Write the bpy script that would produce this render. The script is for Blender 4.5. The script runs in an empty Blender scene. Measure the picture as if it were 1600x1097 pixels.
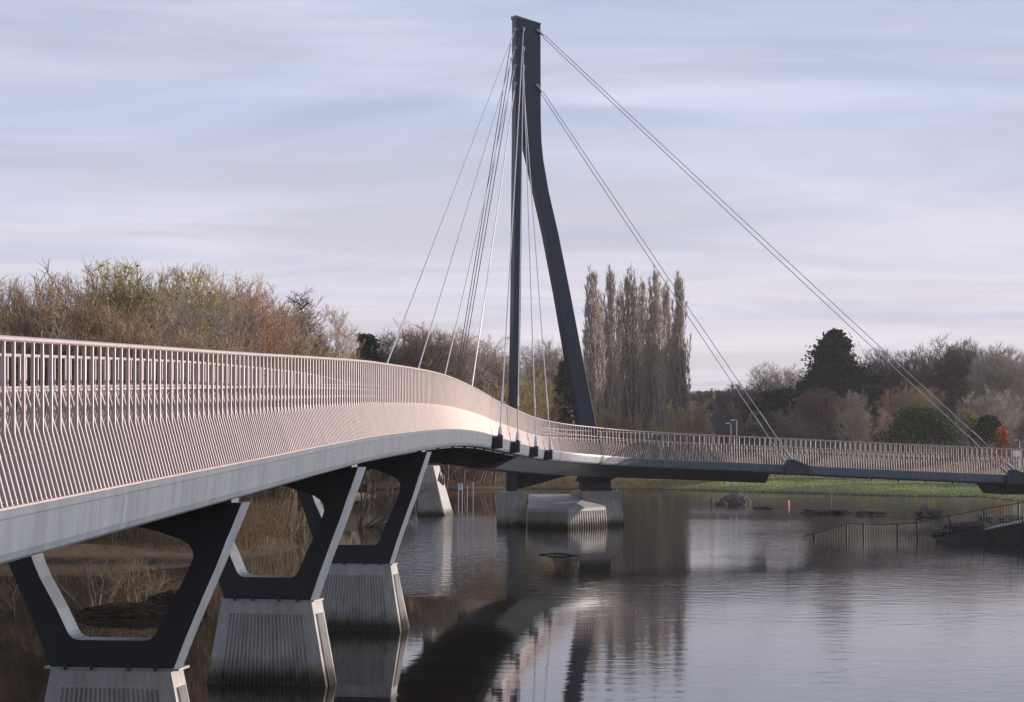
import bpy, math, random
import numpy as np
from mathutils import Vector

random.seed(7); RNG = np.random.default_rng(7)
SC = bpy.context.scene
COL = SC.collection
R = math.radians

# ------------------------------------------------------------------ camera
EYE = 4.4            # eye height above the flood water
F = 3200.0           # focal length in pixels of a 1600 px wide frame
HOR = 690.0          # row of the horizon
cam_d = bpy.data.cameras.new('camera'); cam = bpy.data.objects.new('camera', cam_d); COL.objects.link(cam)
cam_d.sensor_width = 36.0; cam_d.lens = 36.0 * F / 1600.0
cam_d.shift_y = (HOR - 548.5) / 1600.0
cam_d.clip_start = 0.5; cam_d.clip_end = 4000
cam.location = (0, 0, EYE); cam.rotation_euler = (R(90), 0, 0)
SC.camera = cam

# ------------------------------------------------------------------ light
SUN_AZ, SUN_EL = R(65), R(6.4)
w = bpy.data.worlds.new('World'); SC.world = w; w.use_nodes = True
nt = w.node_tree; nt.nodes.clear()
def N(t, **kw):
    n = nt.nodes.new(t)
    for k, v in kw.items(): setattr(n, k, v)
    return n
def L(a, b): nt.links.new(a, b)
out = N('ShaderNodeOutputWorld'); bg = N('ShaderNodeBackground'); bg.inputs['Strength'].default_value = 0.096
sky = N('ShaderNodeTexSky', sky_type='NISHITA', sun_disc=False, sun_elevation=SUN_EL, sun_rotation=SUN_AZ)
sky.air_density = 1.0; sky.dust_density = 1.2; sky.ozone_density = 1.5; sky.altitude = 20
tc = N('ShaderNodeTexCoord'); sep = N('ShaderNodeSeparateXYZ'); L(tc.outputs['Generated'], sep.inputs[0])
def M(op, a, b=None, clamp=False):
    n = N('ShaderNodeMath', operation=op, use_clamp=clamp)
    for i, v in enumerate((a, b)):
        if v is None: continue
        if isinstance(v, (int, float)): n.inputs[i].default_value = v
        else: L(v, n.inputs[i])
    return n.outputs[0]
den = M('ADD', M('MAXIMUM', sep.outputs['Z'], 0.0), 0.07)
cx = M('DIVIDE', sep.outputs['X'], den); cy = M('DIVIDE', sep.outputs['Y'], den)
comb = N('ShaderNodeCombineXYZ'); L(M('MULTIPLY', cx, 0.55), comb.inputs[0]); L(cy, comb.inputs[1])
def noise(scale, detail, vec, rough=0.55, dist=0.0):
    n = N('ShaderNodeTexNoise'); n.inputs['Scale'].default_value = scale; n.inputs['Detail'].default_value = detail
    n.inputs['Roughness'].default_value = rough; n.inputs['Distortion'].default_value = dist
    L(vec, n.inputs['Vector']); return n.outputs['Fac']
n1 = noise(0.55, 6, comb.outputs[0], 0.55, 0.8)
n2 = noise(1.9, 5, comb.outputs[0], 0.6, 0.5)
mr = N('ShaderNodeMapRange'); L(M('ADD', M('MULTIPLY', n1, 0.68), M('MULTIPLY', n2, 0.32)), mr.inputs['Value'])
mr.inputs['From Min'].default_value = 0.38; mr.inputs['From Max'].default_value = 0.58
mr.inputs['To Min'].default_value = 0.08; mr.inputs['To Max'].default_value = 0.97
cramp = N('ShaderNodeMix', data_type='RGBA')
cramp.inputs[6].default_value = (6.2, 5.55, 6.1, 1); cramp.inputs[7].default_value = (5.3, 5.55, 6.85, 1)
cs2 = N('ShaderNodeCombineXYZ'); L(M('MULTIPLY', sep.outputs['X'], 2.6), cs2.inputs[0]); L(M('MULTIPLY', sep.outputs['Z'], 46.0), cs2.inputs[1])
st = N('ShaderNodeMapRange'); L(noise(1.0, 4, cs2.outputs[0], 0.5, 0.6), st.inputs['Value']); st.inputs['From Min'].default_value = 0.50; st.inputs['From Max'].default_value = 0.64
lowc = N('ShaderNodeMix', data_type='RGBA'); L(M('MULTIPLY', st.outputs[0], 0.85), lowc.inputs[0]); lowc.inputs[6].default_value = (6.65, 5.95, 6.25, 1); lowc.inputs[7].default_value = (4.5, 4.6, 5.9, 1)
L(lowc.outputs[2], cramp.inputs[6]); L(M('MULTIPLY', sep.outputs['Z'], 6.0, True), cramp.inputs[0])
mix = N('ShaderNodeMix', data_type='RGBA')
blue = N('ShaderNodeMix', data_type='RGBA'); blue.inputs[0].default_value = 0.72; L(sky.outputs[0], blue.inputs[6]); blue.inputs[7].default_value = (3.6, 4.5, 6.9, 1)
hz = N('ShaderNodeMapRange'); hz.interpolation_type = 'SMOOTHSTEP'; L(sep.outputs['Z'], hz.inputs['Value'])
hz.inputs['From Min'].default_value = 0.09; hz.inputs['From Max'].default_value = 0.235; hz.inputs['To Min'].default_value = 0.88; hz.inputs['To Max'].default_value = 0.0
L(M('MAXIMUM', mr.outputs[0], M('ADD', hz.outputs[0], M('MULTIPLY', mr.outputs[0], 0.12)), True), mix.inputs[0]); L(blue.outputs[2], mix.inputs[6]); L(cramp.outputs[2], mix.inputs[7])
n3 = noise(1.0, 5, comb.outputs[0], 0.6, 1.2)
br = N('ShaderNodeMapRange'); L(n3, br.inputs['Value']); br.inputs['From Min'].default_value = 0.40; br.inputs['From Max'].default_value = 0.62; br.inputs['To Min'].default_value = 0.93; br.inputs['To Max'].default_value = 1.10
vm = N('ShaderNodeVectorMath', operation='SCALE'); L(mix.outputs[2], vm.inputs[0]); L(br.outputs[0], vm.inputs['Scale'])
L(vm.outputs[0], bg.inputs['Color']); L(bg.outputs[0], out.inputs['Surface'])

sun_d = bpy.data.lights.new('sun', 'SUN'); sun_d.energy = 5.0; sun_d.angle = R(0.5); sun_d.color = (1.0, 0.86, 0.75)
sun = bpy.data.objects.new('sun', sun_d); COL.objects.link(sun)
to_sun = Vector((math.sin(SUN_AZ) * math.cos(SUN_EL), math.cos(SUN_AZ) * math.cos(SUN_EL), math.sin(SUN_EL)))
sun.rotation_euler = (-to_sun).to_track_quat('-Z', 'Y').to_euler(); sun.location = to_sun * 300
SC.view_settings.view_transform = 'Standard'; SC.view_settings.look = 'None'
SC.view_settings.exposure = 0.32; SC.view_settings.gamma = 1.0; SC.view_settings.use_curve_mapping = False
SC.cycles.use_denoising = True
SC.cycles.max_bounces = 6; SC.cycles.diffuse_bounces = 3; SC.cycles.glossy_bounces = 4; SC.cycles.transparent_max_bounces = 8
SC.cycles.caustics_reflective = False; SC.cycles.caustics_refractive = False

# ------------------------------------------------------------------ materials
MATS = {}
class NT:
    def __init__(s, name):
        m = bpy.data.materials.new(name); m.use_nodes = True; s.m = m; s.t = m.node_tree
        s.b = s.t.nodes['Principled BSDF']; MATS[name] = m
        s.o = s.t.nodes['Material Output']
    def n(s, t, **kw):
        n = s.t.nodes.new(t)
        for k, v in kw.items(): setattr(n, k, v)
        return n
    def l(s, a, b): s.t.links.new(a, b)
    def math(s, op, a, b=None, clamp=False):
        n = s.n('ShaderNodeMath', operation=op, use_clamp=clamp)
        for i, v in enumerate((a, b)):
            if v is None: continue
            if isinstance(v, (int, float)): n.inputs[i].default_value = v
            else: s.l(v, n.inputs[i])
        return n.outputs[0]
    def coord(s, scale=(1, 1, 1), obj=True):
        c = s.n('ShaderNodeTexCoord'); mp = s.n('ShaderNodeMapping'); mp.inputs['Scale'].default_value = scale
        s.l(c.outputs['Object'], mp.inputs[0]); return mp.outputs[0]
    def noise(s, scale, detail=4, sc=(1, 1, 1), rough=0.6, dist=0.0):
        n = s.n('ShaderNodeTexNoise'); n.inputs['Scale'].default_value = scale; n.inputs['Detail'].default_value = detail
        n.inputs['Roughness'].default_value = rough; n.inputs['Distortion'].default_value = dist
        s.l(s.coord(sc), n.inputs['Vector']); return n.outputs['Fac']
    def ramp(s, fac, stops):
        r = s.n('ShaderNodeValToRGB'); e = r.color_ramp.elements
        while len(e) < len(stops): e.new(0.5)
        for i, (p, c) in enumerate(stops): e[i].position = p; e[i].color = (*c, 1)
        s.l(fac, r.inputs[0]); return r.outputs[0]
    def mix(s, fac, a, b, mode='MIX'):
        n = s.n('ShaderNodeMix', data_type='RGBA', blend_type=mode)
        for i, v in ((0, fac), (6, a), (7, b)):
            if isinstance(v, (int, float)): n.inputs[i].default_value = v
            elif isinstance(v, tuple): n.inputs[i].default_value = (*v, 1)
            else: s.l(v, n.inputs[i])
        return n.outputs[2]
    def bump(s, h, strength, dist=0.05):
        b = s.n('ShaderNodeBump'); b.inputs['Strength'].default_value = strength; b.inputs['Distance'].default_value = dist
        s.l(h, b.inputs['Height']); s.l(b.outputs[0], s.b.inputs['Normal']); return b
    def set(s, **kw):
        for k, v in kw.items():
            i = s.b.inputs[k.replace('_', ' ')]
            if isinstance(v, tuple): v = (*v, 1) if len(v) == 3 else v
            if hasattr(v, 'links') or isinstance(v, bpy.types.NodeSocket): s.l(v, i)
            else: i.default_value = v
        return s

def simple(name, col, rough=0.7, metallic=0.0, var=0.25, scale=6, bump=0.0, spec=0.5):
    a = NT(name); f = a.noise(scale, 5)
    lo = tuple(c * (1 - var) for c in col); hi = tuple(min(1, c * (1 + var)) for c in col)
    a.set(Base_Color=a.ramp(f, [(0.3, lo), (0.7, hi)]), Roughness=rough, Metallic=metallic)
    a.b.inputs['Specular IOR Level'].default_value = spec
    if bump: a.bump(a.noise(scale * 4, 4), bump, 0.02)
    return a.m

# grey-blue painted steel
def paint(name, lo, hi, rough):
    a = NT(name); f = a.noise(0.9, 6); g = a.noise(7, 5, (1, 1, 0.12))
    c = a.ramp(a.math('ADD', a.math('MULTIPLY', f, 0.6), a.math('MULTIPLY', g, 0.4)), [(0.35, lo), (0.66, hi)])
    c = a.mix(1.0, c, a.ramp(a.noise(3.0, 6, (1.6, 1.6, 0.16), 0.65), [(0.38, (0.80, 0.79, 0.77)), (0.56, (1, 1, 1))]), 'MULTIPLY')
    a.set(Base_Color=c, Roughness=a.math('ADD', a.math('MULTIPLY', g, 0.16), rough - 0.08))
    a.bump(a.noise(1.3, 3), 0.08, 0.05)
    return a.m
paint('fascia_paint', (0.110, 0.134, 0.176), (0.140, 0.166, 0.212), 0.40)
paint('mast_paint', (0.019, 0.027, 0.052), (0.027, 0.037, 0.068), 0.45)
paint('shaded_paint', (0.012, 0.014, 0.018), (0.019, 0.021, 0.027), 0.55)  # near-black: shade on the pier frames put into the blue-grey paint's colour
simple('soffit_paint', (0.06, 0.06, 0.065), 0.55)
simple('stainless', (0.400, 0.335, 0.322), 0.50, 0.35, 0.10, 3)
simple('cable_steel', (0.50, 0.48, 0.48), 0.35, 0.7, 0.12, 5)
simple('lug_steel', (0.25, 0.25, 0.27), 0.45, 0.4, 0.15, 5)
simple('cable_dark', (0.14, 0.13, 0.14), 0.45, 0.4, 0.15, 5)
simple('deck_surface', (0.16, 0.15, 0.14), 0.85)
simple('black_metal', (0.012, 0.012, 0.014), 0.55)
simple('dark_bolt', (0.03, 0.03, 0.035), 0.5)
simple('white_paint', (0.75, 0.77, 0.80), 0.5, var=0.05)
simple('red_paint', (0.62, 0.05, 0.04), 0.5)
simple('blue_sign', (0.45, 0.55, 0.78), 0.5, var=0.05)
simple('galvanised', (0.30, 0.31, 0.33), 0.5, 0.3)
simple('rubble', (0.085, 0.070, 0.060), 0.95, var=0.6, scale=3.0, bump=0.9)
simple('wet_rubble', (0.030, 0.025, 0.022), 0.8, var=0.6, scale=3.0, bump=0.9)
simple('log', (0.022, 0.018, 0.015), 0.6, var=0.5)
simple('mud', (0.030, 0.022, 0.014), 0.95, var=0.5, bump=0.6, spec=0.1)
simple('roof_tile', (0.045, 0.032, 0.034), 0.85, var=0.3, scale=2)
simple('house_trim', (0.62, 0.58, 0.55), 0.6)
simple('glass', (0.02, 0.025, 0.03), 0.08)

a = NT('brick'); bt = a.n('ShaderNodeTexBrick'); a.l(a.coord((1, 1, 1)), bt.inputs['Vector'])
bt.inputs['Color1'].default_value = (0.16, 0.055, 0.035, 1); bt.inputs['Color2'].default_value = (0.10, 0.04, 0.03, 1)
bt.inputs['Mortar'].default_value = (0.2, 0.16, 0.14, 1); bt.inputs['Scale'].default_value = 4.5
a.set(Base_Color=bt.outputs['Color'], Roughness=0.9)

# concrete with a wet, algae-dark band above the water (object origin at water level)
a = NT('concrete')
c = a.ramp(a.noise(2.2, 7, rough=0.65), [(0.30, (0.37, 0.355, 0.345)), (0.72, (0.51, 0.495, 0.48))])
streak = a.ramp(a.noise(5, 5, (2.2, 2.2, 0.10)), [(0.36, (0.80, 0.79, 0.78)), (0.60, (1, 1, 1))])
c = a.mix(1.0, c, streak, 'MULTIPLY')
g = a.n('ShaderNodeNewGeometry'); sx = a.n('ShaderNodeSeparateXYZ'); a.l(g.outputs['Position'], sx.inputs[0])
hgt = a.math('ADD', sx.outputs['Z'], a.math('MULTIPLY', a.noise(7, 5, (1, 1, 0.15)), -0.42))
mrn = a.n('ShaderNodeMapRange'); a.l(hgt, mrn.inputs['Value']); mrn.inputs['From Min'].default_value = -0.12; mrn.inputs['From Max'].default_value = 0.10
alg = a.n('ShaderNodeMapRange'); a.l(a.math('ADD', sx.outputs['Z'], a.math('MULTIPLY', a.noise(3.2, 6, (1, 1, 0.5), 0.7), -0.75)), alg.inputs['Value'])
alg.inputs['From Min'].default_value = -0.22; alg.inputs['From Max'].default_value = 0.16
c = a.mix(alg.outputs[0], (0.135, 0.125, 0.085), c)
c = a.mix(mrn.outputs[0], (0.045, 0.036, 0.028), c)
a.set(Base_Color=c, Roughness=0.85); a.bump(a.noise(18, 5), 0.25, 0.02)

# river water
a = NT('water')
cd = a.n('ShaderNodeNewGeometry')
mp = a.n('ShaderNodeMapping'); mp.inputs['Scale'].default_value = (0.55, 0.8, 1); a.l(cd.outputs['Position'], mp.inputs[0])
def wn(scale, det, rough=0.5, dist=0.0):
    n = a.n('ShaderNodeTexNoise'); n.inputs['Scale'].default_value = scale; n.inputs['Detail'].default_value = det
    n.inputs['Roughness'].default_value = rough; n.inputs['Distortion'].default_value = dist
    a.l(mp.outputs[0], n.inputs['Vector']); return n.outputs['Fac']
mp2 = a.n('ShaderNodeMapping'); mp2.inputs['Scale'].default_value = (0.035, 0.075, 1); a.l(cd.outputs['Position'], mp2.inputs[0])
pn = a.n('ShaderNodeTexNoise'); pn.inputs['Scale'].default_value = 1.0; pn.inputs['Detail'].default_value = 5; pn.inputs['Distortion'].default_value = 0.6
a.l(mp2.outputs[0], pn.inputs['Vector'])
patch = a.n('ShaderNodeMapRange'); a.l(pn.outputs['Fac'], patch.inputs['Value'])
patch.inputs['From Min'].default_value = 0.40; patch.inputs['From Max'].default_value = 0.66
patch.inputs['To Min'].default_value = 0.22; patch.inputs['To Max'].default_value = 1.0
sxw = a.n('ShaderNodeSeparateXYZ'); a.l(cd.outputs['Position'], sxw.inputs[0])
flow = a.n('ShaderNodeMapRange'); flow.interpolation_type = 'SMOOTHSTEP'; a.l(a.math('ADD', sxw.outputs['X'], a.math('MULTIPLY', pn.outputs['Fac'], 6.0)), flow.inputs['Value'])
flow.inputs['From Min'].default_value = 1.5; flow.inputs['From Max'].default_value = 10.0; flow.inputs['To Min'].default_value = 0.17; flow.inputs['To Max'].default_value = 1.0
rip = a.math('ADD', a.math('MULTIPLY', wn(2.1, 3, 0.5, 0.4), 0.75), a.math('MULTIPLY', wn(8.0, 3, 0.5), 0.20))
bmp = a.n('ShaderNodeBump'); bmp.inputs['Distance'].default_value = 0.019
a.l(a.math('MULTIPLY', patch.outputs[0], flow.outputs[0]), bmp.inputs['Strength']); a.l(rip, bmp.inputs['Height']); a.l(bmp.outputs[0], a.b.inputs['Normal'])
def win(sock, a0, a1, b0, b1):
    r1 = a.n('ShaderNodeMapRange'); r2 = a.n('ShaderNodeMapRange')
    for r, u, v in ((r1, a0, a1), (r2, b1, b0)):
        a.l(sock, r.inputs['Value']); r.inputs['From Min'].default_value = u; r.inputs['From Max'].default_value = v
    return a.math('MULTIPLY', r1.outputs[0], r2.outputs[0])
wob = a.math('MULTIPLY', pn.outputs['Fac'], 12.0)
turb = a.math('MULTIPLY', win(a.math('ADD', sxw.outputs['Y'], wob), 106, 117, 123, 136), win(sxw.outputs['X'], -11, -6, -2.5, 1.0))
wake = a.math('MULTIPLY', win(a.math('ADD', sxw.outputs['Y'], wob), 62, 78, 106, 120), win(sxw.outputs['X'], -6.5, -3.8, -1.5, 1.5))
a.l(a.math('ADD', a.math('MULTIPLY', patch.outputs[0], flow.outputs[0]), a.math('ADD', a.math('MULTIPLY', turb, 7.0), a.math('MULTIPLY', wake, 4.5))), bmp.inputs['Strength'])
rgh = a.n('ShaderNodeMapRange'); a.l(flow.outputs[0], rgh.inputs['Value']); rgh.inputs['From Min'].default_value = 0.1; rgh.inputs['To Min'].default_value = 0.02; rgh.inputs['To Max'].default_value = 0.07
a.set(Base_Color=(0.018, 0.0145, 0.010), Roughness=rgh.outputs[0], IOR=1.36)

# ground: grass, damp mud near the water, brown dead weeds
a = NT('grass_ground')
big = a.noise(0.045, 5, (0.5, 1.6, 1), 0.6, 0.6); fine = a.noise(1.6, 6)
green = a.ramp(fine, [(0.3, (0.085, 0.125, 0.030)), (0.7, (0.17, 0.20, 0.06))])
brown = a.ramp(fine, [(0.3, (0.15, 0.085, 0.042)), (0.7, (0.27, 0.17, 0.08))])
cd = a.n('ShaderNodeNewGeometry'); sx = a.n('ShaderNodeSeparateXYZ'); a.l(cd.outputs['Position'], sx.inputs[0])
tox = a.n('ShaderNodeMapRange'); a.l(a.math('ADD', sx.outputs['X'], a.math('MULTIPLY', big, 26.0)), tox.inputs['Value'])
tox.inputs['From Min'].default_value = 22; tox.inputs['From Max'].default_value = 36
c = a.mix(tox.outputs[0], brown, green)
strip = a.ramp(big, [(0.46, (0, 0, 0)), (0.56, (1, 1, 1))])
c = a.mix(a.math('MULTIPLY', strip, 0.35), c, a.ramp(fine, [(0.3, (0.13, 0.10, 0.04)), (0.7, (0.20, 0.17, 0.07))]))
mud = a.n('ShaderNodeMapRange'); a.l(a.math('ADD', sx.outputs['Z'], a.math('MULTIPLY', fine, -0.3)), mud.inputs['Value'])
mud.inputs['From Min'].default_value = -0.10; mud.inputs['From Max'].default_value = 0.06
c = a.mix(mud.outputs[0], (0.032, 0.024, 0.016), c)
a.set(Base_Color=c, Roughness=0.95); a.bump(a.noise(5, 5), 0.8, 0.1)

def twig(name, lo, hi):
    a = NT(name); oi = a.n('ShaderNodeObjectInfo')
    f = a.math('ADD', a.math('MULTIPLY', a.noise(0.55, 4), 0.75), a.math('MULTIPLY', oi.outputs['Random'], 0.25))
    a.set(Base_Color=a.ramp(f, [(0.30, lo), (0.72, hi)]), Roughness=0.9); a.b.inputs['Specular IOR Level'].default_value = 0.15
    return a.m
twig('bark', (0.072, 0.061, 0.048), (0.184, 0.157, 0.125))
twig('bark_pale', (0.182, 0.156, 0.130), (0.338, 0.299, 0.260))
twig('twig_grey', (0.248, 0.205, 0.173), (0.471, 0.396, 0.335))
twig('twig_brown', (0.236, 0.164, 0.104), (0.496, 0.347, 0.211))
twig('twig_red', (0.27, 0.17, 0.115), (0.47, 0.30, 0.20))
twig('twig_olive', (0.261, 0.218, 0.099), (0.533, 0.433, 0.186))
twig('twig_dark', (0.084, 0.063, 0.058), (0.174, 0.133, 0.118))
twig('twig_poplar', (0.27, 0.215, 0.175), (0.48, 0.39, 0.32))
twig('twig_under', (0.10, 0.070, 0.044), (0.22, 0.155, 0.095))
twig('twig_straw', (0.21, 0.165, 0.11), (0.40, 0.32, 0.22))
twig('leaf_dark', (0.010, 0.018, 0.011), (0.030, 0.046, 0.024))
twig('leaf_green', (0.022, 0.034, 0.012), (0.065, 0.085, 0.028))
twig('leaf_orange', (0.30, 0.085, 0.02), (0.55, 0.19, 0.04))
twig('leaf_copper', (0.13, 0.055, 0.03), (0.23, 0.11, 0.055))
twig('leaf_yellow', (0.28, 0.20, 0.04), (0.45, 0.34, 0.08))
twig('leaf_tan', (0.16, 0.115, 0.055), (0.29, 0.21, 0.10))

# ------------------------------------------------------------------ mesh helpers
def link(o, parent=None):
    COL.objects.link(o)
    if parent: o.parent = parent
    return o
def empty(name, loc, rz=0.0):
    o = bpy.data.objects.new(name, None); o.location = loc; o.rotation_euler = (0, 0, rz); o.empty_display_size = 0.3
    COL.objects.link(o); return o
def tag(o, label=None, cat=None, group=None, kind=None):
    if label: o['label'] = label
    if cat: o['category'] = cat
    if group: o['group'] = group
    if kind: o['kind'] = kind
    return o
class MB:
    def __init__(s): s.v = []; s.f = []; s.sm = []
    def quad(s, a, b, c, d):
        i = len(s.v); s.v += [tuple(a), tuple(b), tuple(c), tuple(d)]; s.f.append((i, i + 1, i + 2, i + 3)); s.sm.append(False)
    def tube(s, pts, r, sides=8, caps=True, smooth=True):
        pts = [Vector(p) for p in pts]; n = len(pts); base = len(s.v); ref = None
        rs = r if isinstance(r, (list, tuple)) else [r] * n
        for i, p in enumerate(pts):
            t = (pts[min(i + 1, n - 1)] - pts[max(i - 1, 0)]).normalized()
            if ref is None: ref = Vector((0, 0, 1)) if abs(t.z) < 0.9 else Vector((1, 0, 0))
            u = (ref - t * ref.dot(t)).normalized(); v = t.cross(u); ref = u
            for k in range(sides):
                an = 2 * math.pi * k / sides
                s.v.append(tuple(p + (u * math.cos(an) + v * math.sin(an)) * rs[i]))
        for i in range(n - 1):
            for k in range(sides):
                a = base + i * sides + k; b = base + i * sides + (k + 1) % sides
                s.f.append((a, b, b + sides, a + sides)); s.sm.append(smooth)
        if caps:
            e = base + (n - 1) * sides; i = len(s.v); s.v += s.v[base:base + sides] + s.v[e:e + sides]
            s.f.append(tuple(i + k for k in reversed(range(sides)))); s.sm.append(False)
            s.f.append(tuple(i + sides + k for k in range(sides))); s.sm.append(False)
    def loft(s, rings, caps=True, closed=True, smooth=False):
        base = len(s.v); m = len(rings[0])
        for rg in rings: s.v += [tuple(p) for p in rg]
        for i in range(len(rings) - 1):
            for k in range(m if closed else m - 1):
                a = base + i * m + k; b = base + i * m + (k + 1) % m
                s.f.append((a, b, b + m, a + m)); s.sm.append(smooth)
        if caps:
            s.f.append(tuple(base + k for k in reversed(range(m)))); s.sm.append(False)
            e = base + (len(rings) - 1) * m; s.f.append(tuple(e + k for k in range(m))); s.sm.append(False)
    def prism(s, poly, d):
        d = Vector(d); s.loft([[Vector(p) for p in poly], [Vector(p) + d for p in poly]])
    def box(s, c, sx, sy, sz, rz=0.0):
        c = Vector(c); ca, sa = math.cos(rz), math.sin(rz)
        def P(x, y, z): return c + Vector((x * ca - y * sa, x * sa + y * ca, z))
        s.loft([[P(-sx/2, -sy/2, z), P(sx/2, -sy/2, z), P(sx/2, sy/2, z), P(-sx/2, sy/2, z)] for z in (0, sz)])
    def build(s, name, mat, parent=None, origin=(0, 0, 0), bevel=0.0):
        me = bpy.data.meshes.new(name); ox, oy, oz = origin
        me.from_pydata([(x - ox, y - oy, z - oz) for x, y, z in s.v], [], s.f)
        me.polygons.foreach_set('use_smooth', s.sm); me.materials.append(MATS[mat]); me.validate(); me.update()
        o = bpy.data.objects.new(name, me)
        if not parent: o.location = origin
        link(o, parent)
        if bevel:
            import bmesh
            bm = bmesh.new(); bm.from_mesh(me); bmesh.ops.remove_doubles(bm, verts=bm.verts, dist=1e-4)
            bmesh.ops.recalc_face_normals(bm, faces=bm.faces)
            es = [e for e in bm.edges if len(e.link_faces) == 2 and e.calc_face_angle(0) > 0.5]
            bmesh.ops.bevel(bm, geom=es, offset=bevel, segments=2, affect='EDGES', profile=0.5, clamp_overlap=True)
            bm.to_mesh(me); bm.free()
        return o
def child(o, root_loc):
    """children of an Empty keep world-built vertices: shift their mesh to the root's base"""
    return o
def P(x, y, Y):   # point seen at photo column x, row y, at distance Y
    return Vector(((x - 800.0) / F * Y, Y, EYE + (HOR - y) / F * Y))
def G(x, y):      # point of the water surface seen at (x, y)
    return P(x, y, EYE * F / (y - HOR))

def fast_mesh(name, verts, quads, mat, smooth=False, mats=None):
    me = bpy.data.meshes.new(name); nv, nf = len(verts), len(quads); k = quads.shape[1]
    me.vertices.add(nv); me.vertices.foreach_set('co', verts.astype(np.float32).ravel())
    me.loops.add(nf * k); me.loops.foreach_set('vertex_index', quads.astype(np.int32).ravel())
    me.polygons.add(nf); me.polygons.foreach_set('loop_start', np.arange(0, nf * k, k, dtype=np.int32))
    me.polygons.foreach_set('use_smooth', np.full(nf, smooth))
    me.update(calc_edges=True); me.materials.append(MATS[mat]); return me
def seg_mesh(name, segs, mat, sides=3):
    """segs: rows p0(3) p1(3) r0 r1 -> tapered prisms"""
    s = np.asarray(segs, dtype=np.float64); n = len(s)
    p0, p1 = s[:, :3], s[:, 3:6]; t = p1 - p0; t /= np.maximum(np.linalg.norm(t, axis=1, keepdims=True), 1e-9)
    ref = np.where(np.abs(t[:, 2:3]) < 0.9, np.array([[0, 0, 1.0]]), np.array([[1.0, 0, 0]]))
    u = np.cross(t, ref); u /= np.linalg.norm(u, axis=1, keepdims=True); v = np.cross(t, u)
    vs = np.zeros((n, 2 * sides, 3))
    for k in range(sides):
        an = 2 * math.pi * k / sides; dirv = u * math.cos(an) + v * math.sin(an)
        vs[:, k] = p0 + dirv * s[:, 6:7]; vs[:, sides + k] = p1 + dirv * s[:, 7:8]
    q = np.array([[k, (k + 1) % sides, sides + (k + 1) % sides, sides + k] for k in range(sides)])
    quads = (q[None] + (np.arange(n) * 2 * sides)[:, None, None]).reshape(-1, 4)
    return fast_mesh(name, vs.reshape(-1, 3), quads, mat, True)
def leaf_mesh(name, pos, size, mat, rng, flat=0.0):
    n = len(pos); a = rng.normal(size=(n, 3)); a /= np.linalg.norm(a, axis=1, keepdims=True)
    b = rng.normal(size=(n, 3)); b -= a * (a * b).sum(1, keepdims=True); b /= np.linalg.norm(b, axis=1, keepdims=True)
    sz = size * rng.uniform(0.6, 1.3, (n, 1)); a = a * sz; b = b * sz * 0.55
    vs = np.stack([pos - a, pos + b, pos + a, pos - b], 1).reshape(-1, 3)
    return fast_mesh(name, vs, np.arange(n * 4).reshape(-1, 4), mat)

# ------------------------------------------------------------------ ground and water
def bank_d(X, Y):
    """signed distance-like measure: > 0 on land"""
    left = -11.6 - 0.02 * (Y - 100) - X + 1.6 * math.sin(Y * 0.09) + 0.9 * math.sin(Y * 0.23 + 1)
    yfar = 188 - 30 / (1 + math.exp(-(X - 26) / 4.5)) + 2.0 * math.sin(X * 0.21) + 1.0 * math.sin(X * 0.55)
    far = (Y - yfar)
    right = min((X - (24.5 - 0.10 * (Y - 88))) * 0.55, (Y - 84) * 0.6, (99 - Y) * 0.6)
    right2 = X - 40 + 0.05 * (Y - 100)
    isl = 0.7 - math.hypot((X + 10.4) / 3.2, (Y - 53) / 1.6) * 2.0
    return max(left if Y > 76 else min(left, (Y - 76) * .5 - .2), far, right, right2, isl)
def ground_z(X, Y):
    d = bank_d(X, Y)
    z = 0.55 * math.tanh(d / 3.0) if d > 0 else max(-1.6, d * 0.3)
    if d > 4: z += min(1.2, (d - 4) * 0.014)
    if Y > 290: z += 0.00030 * (Y - 290) ** 2 if Y < 520 else 15.9 + 0.138*0
    return z + (0.06 * math.sin(X * 1.3 + Y * 0.7) * math.sin(Y * 1.1) if d > 0 else 0)
def axis(a, b, fine0, fine1, fs, cs):
    xs = list(np.arange(a, fine0, cs)) + list(np.arange(fine0, fine1, fs)) + list(np.arange(fine1, b + cs, cs)); return xs
gx = axis(-420, 480, -60, 80, 1.0, 30.0); gy = axis(-60, 820, 40, 260, 1.2, 28.0)
gv = np.array([[x, y, ground_z(x, y)] for y in gy for x in gx]); nx = len(gx)
gq = np.array([[j * nx + i, j * nx + i + 1, (j + 1) * nx + i + 1, (j + 1) * nx + i] for j in range(len(gy) - 1) for i in range(nx - 1)])
ground = link(bpy.data.objects.new('ground', fast_mesh('ground', gv, gq, 'grass_ground', True))); tag(ground, kind='structure')
wv = np.array([[-420, -60, 0], [480, -60, 0], [480, 420, 0], [-420, 420, 0.0]])
water = link(bpy.data.objects.new('water', fast_mesh('water', wv, np.array([[0, 1, 2, 3]]), 'water'))); tag(water, kind='structure')

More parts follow.
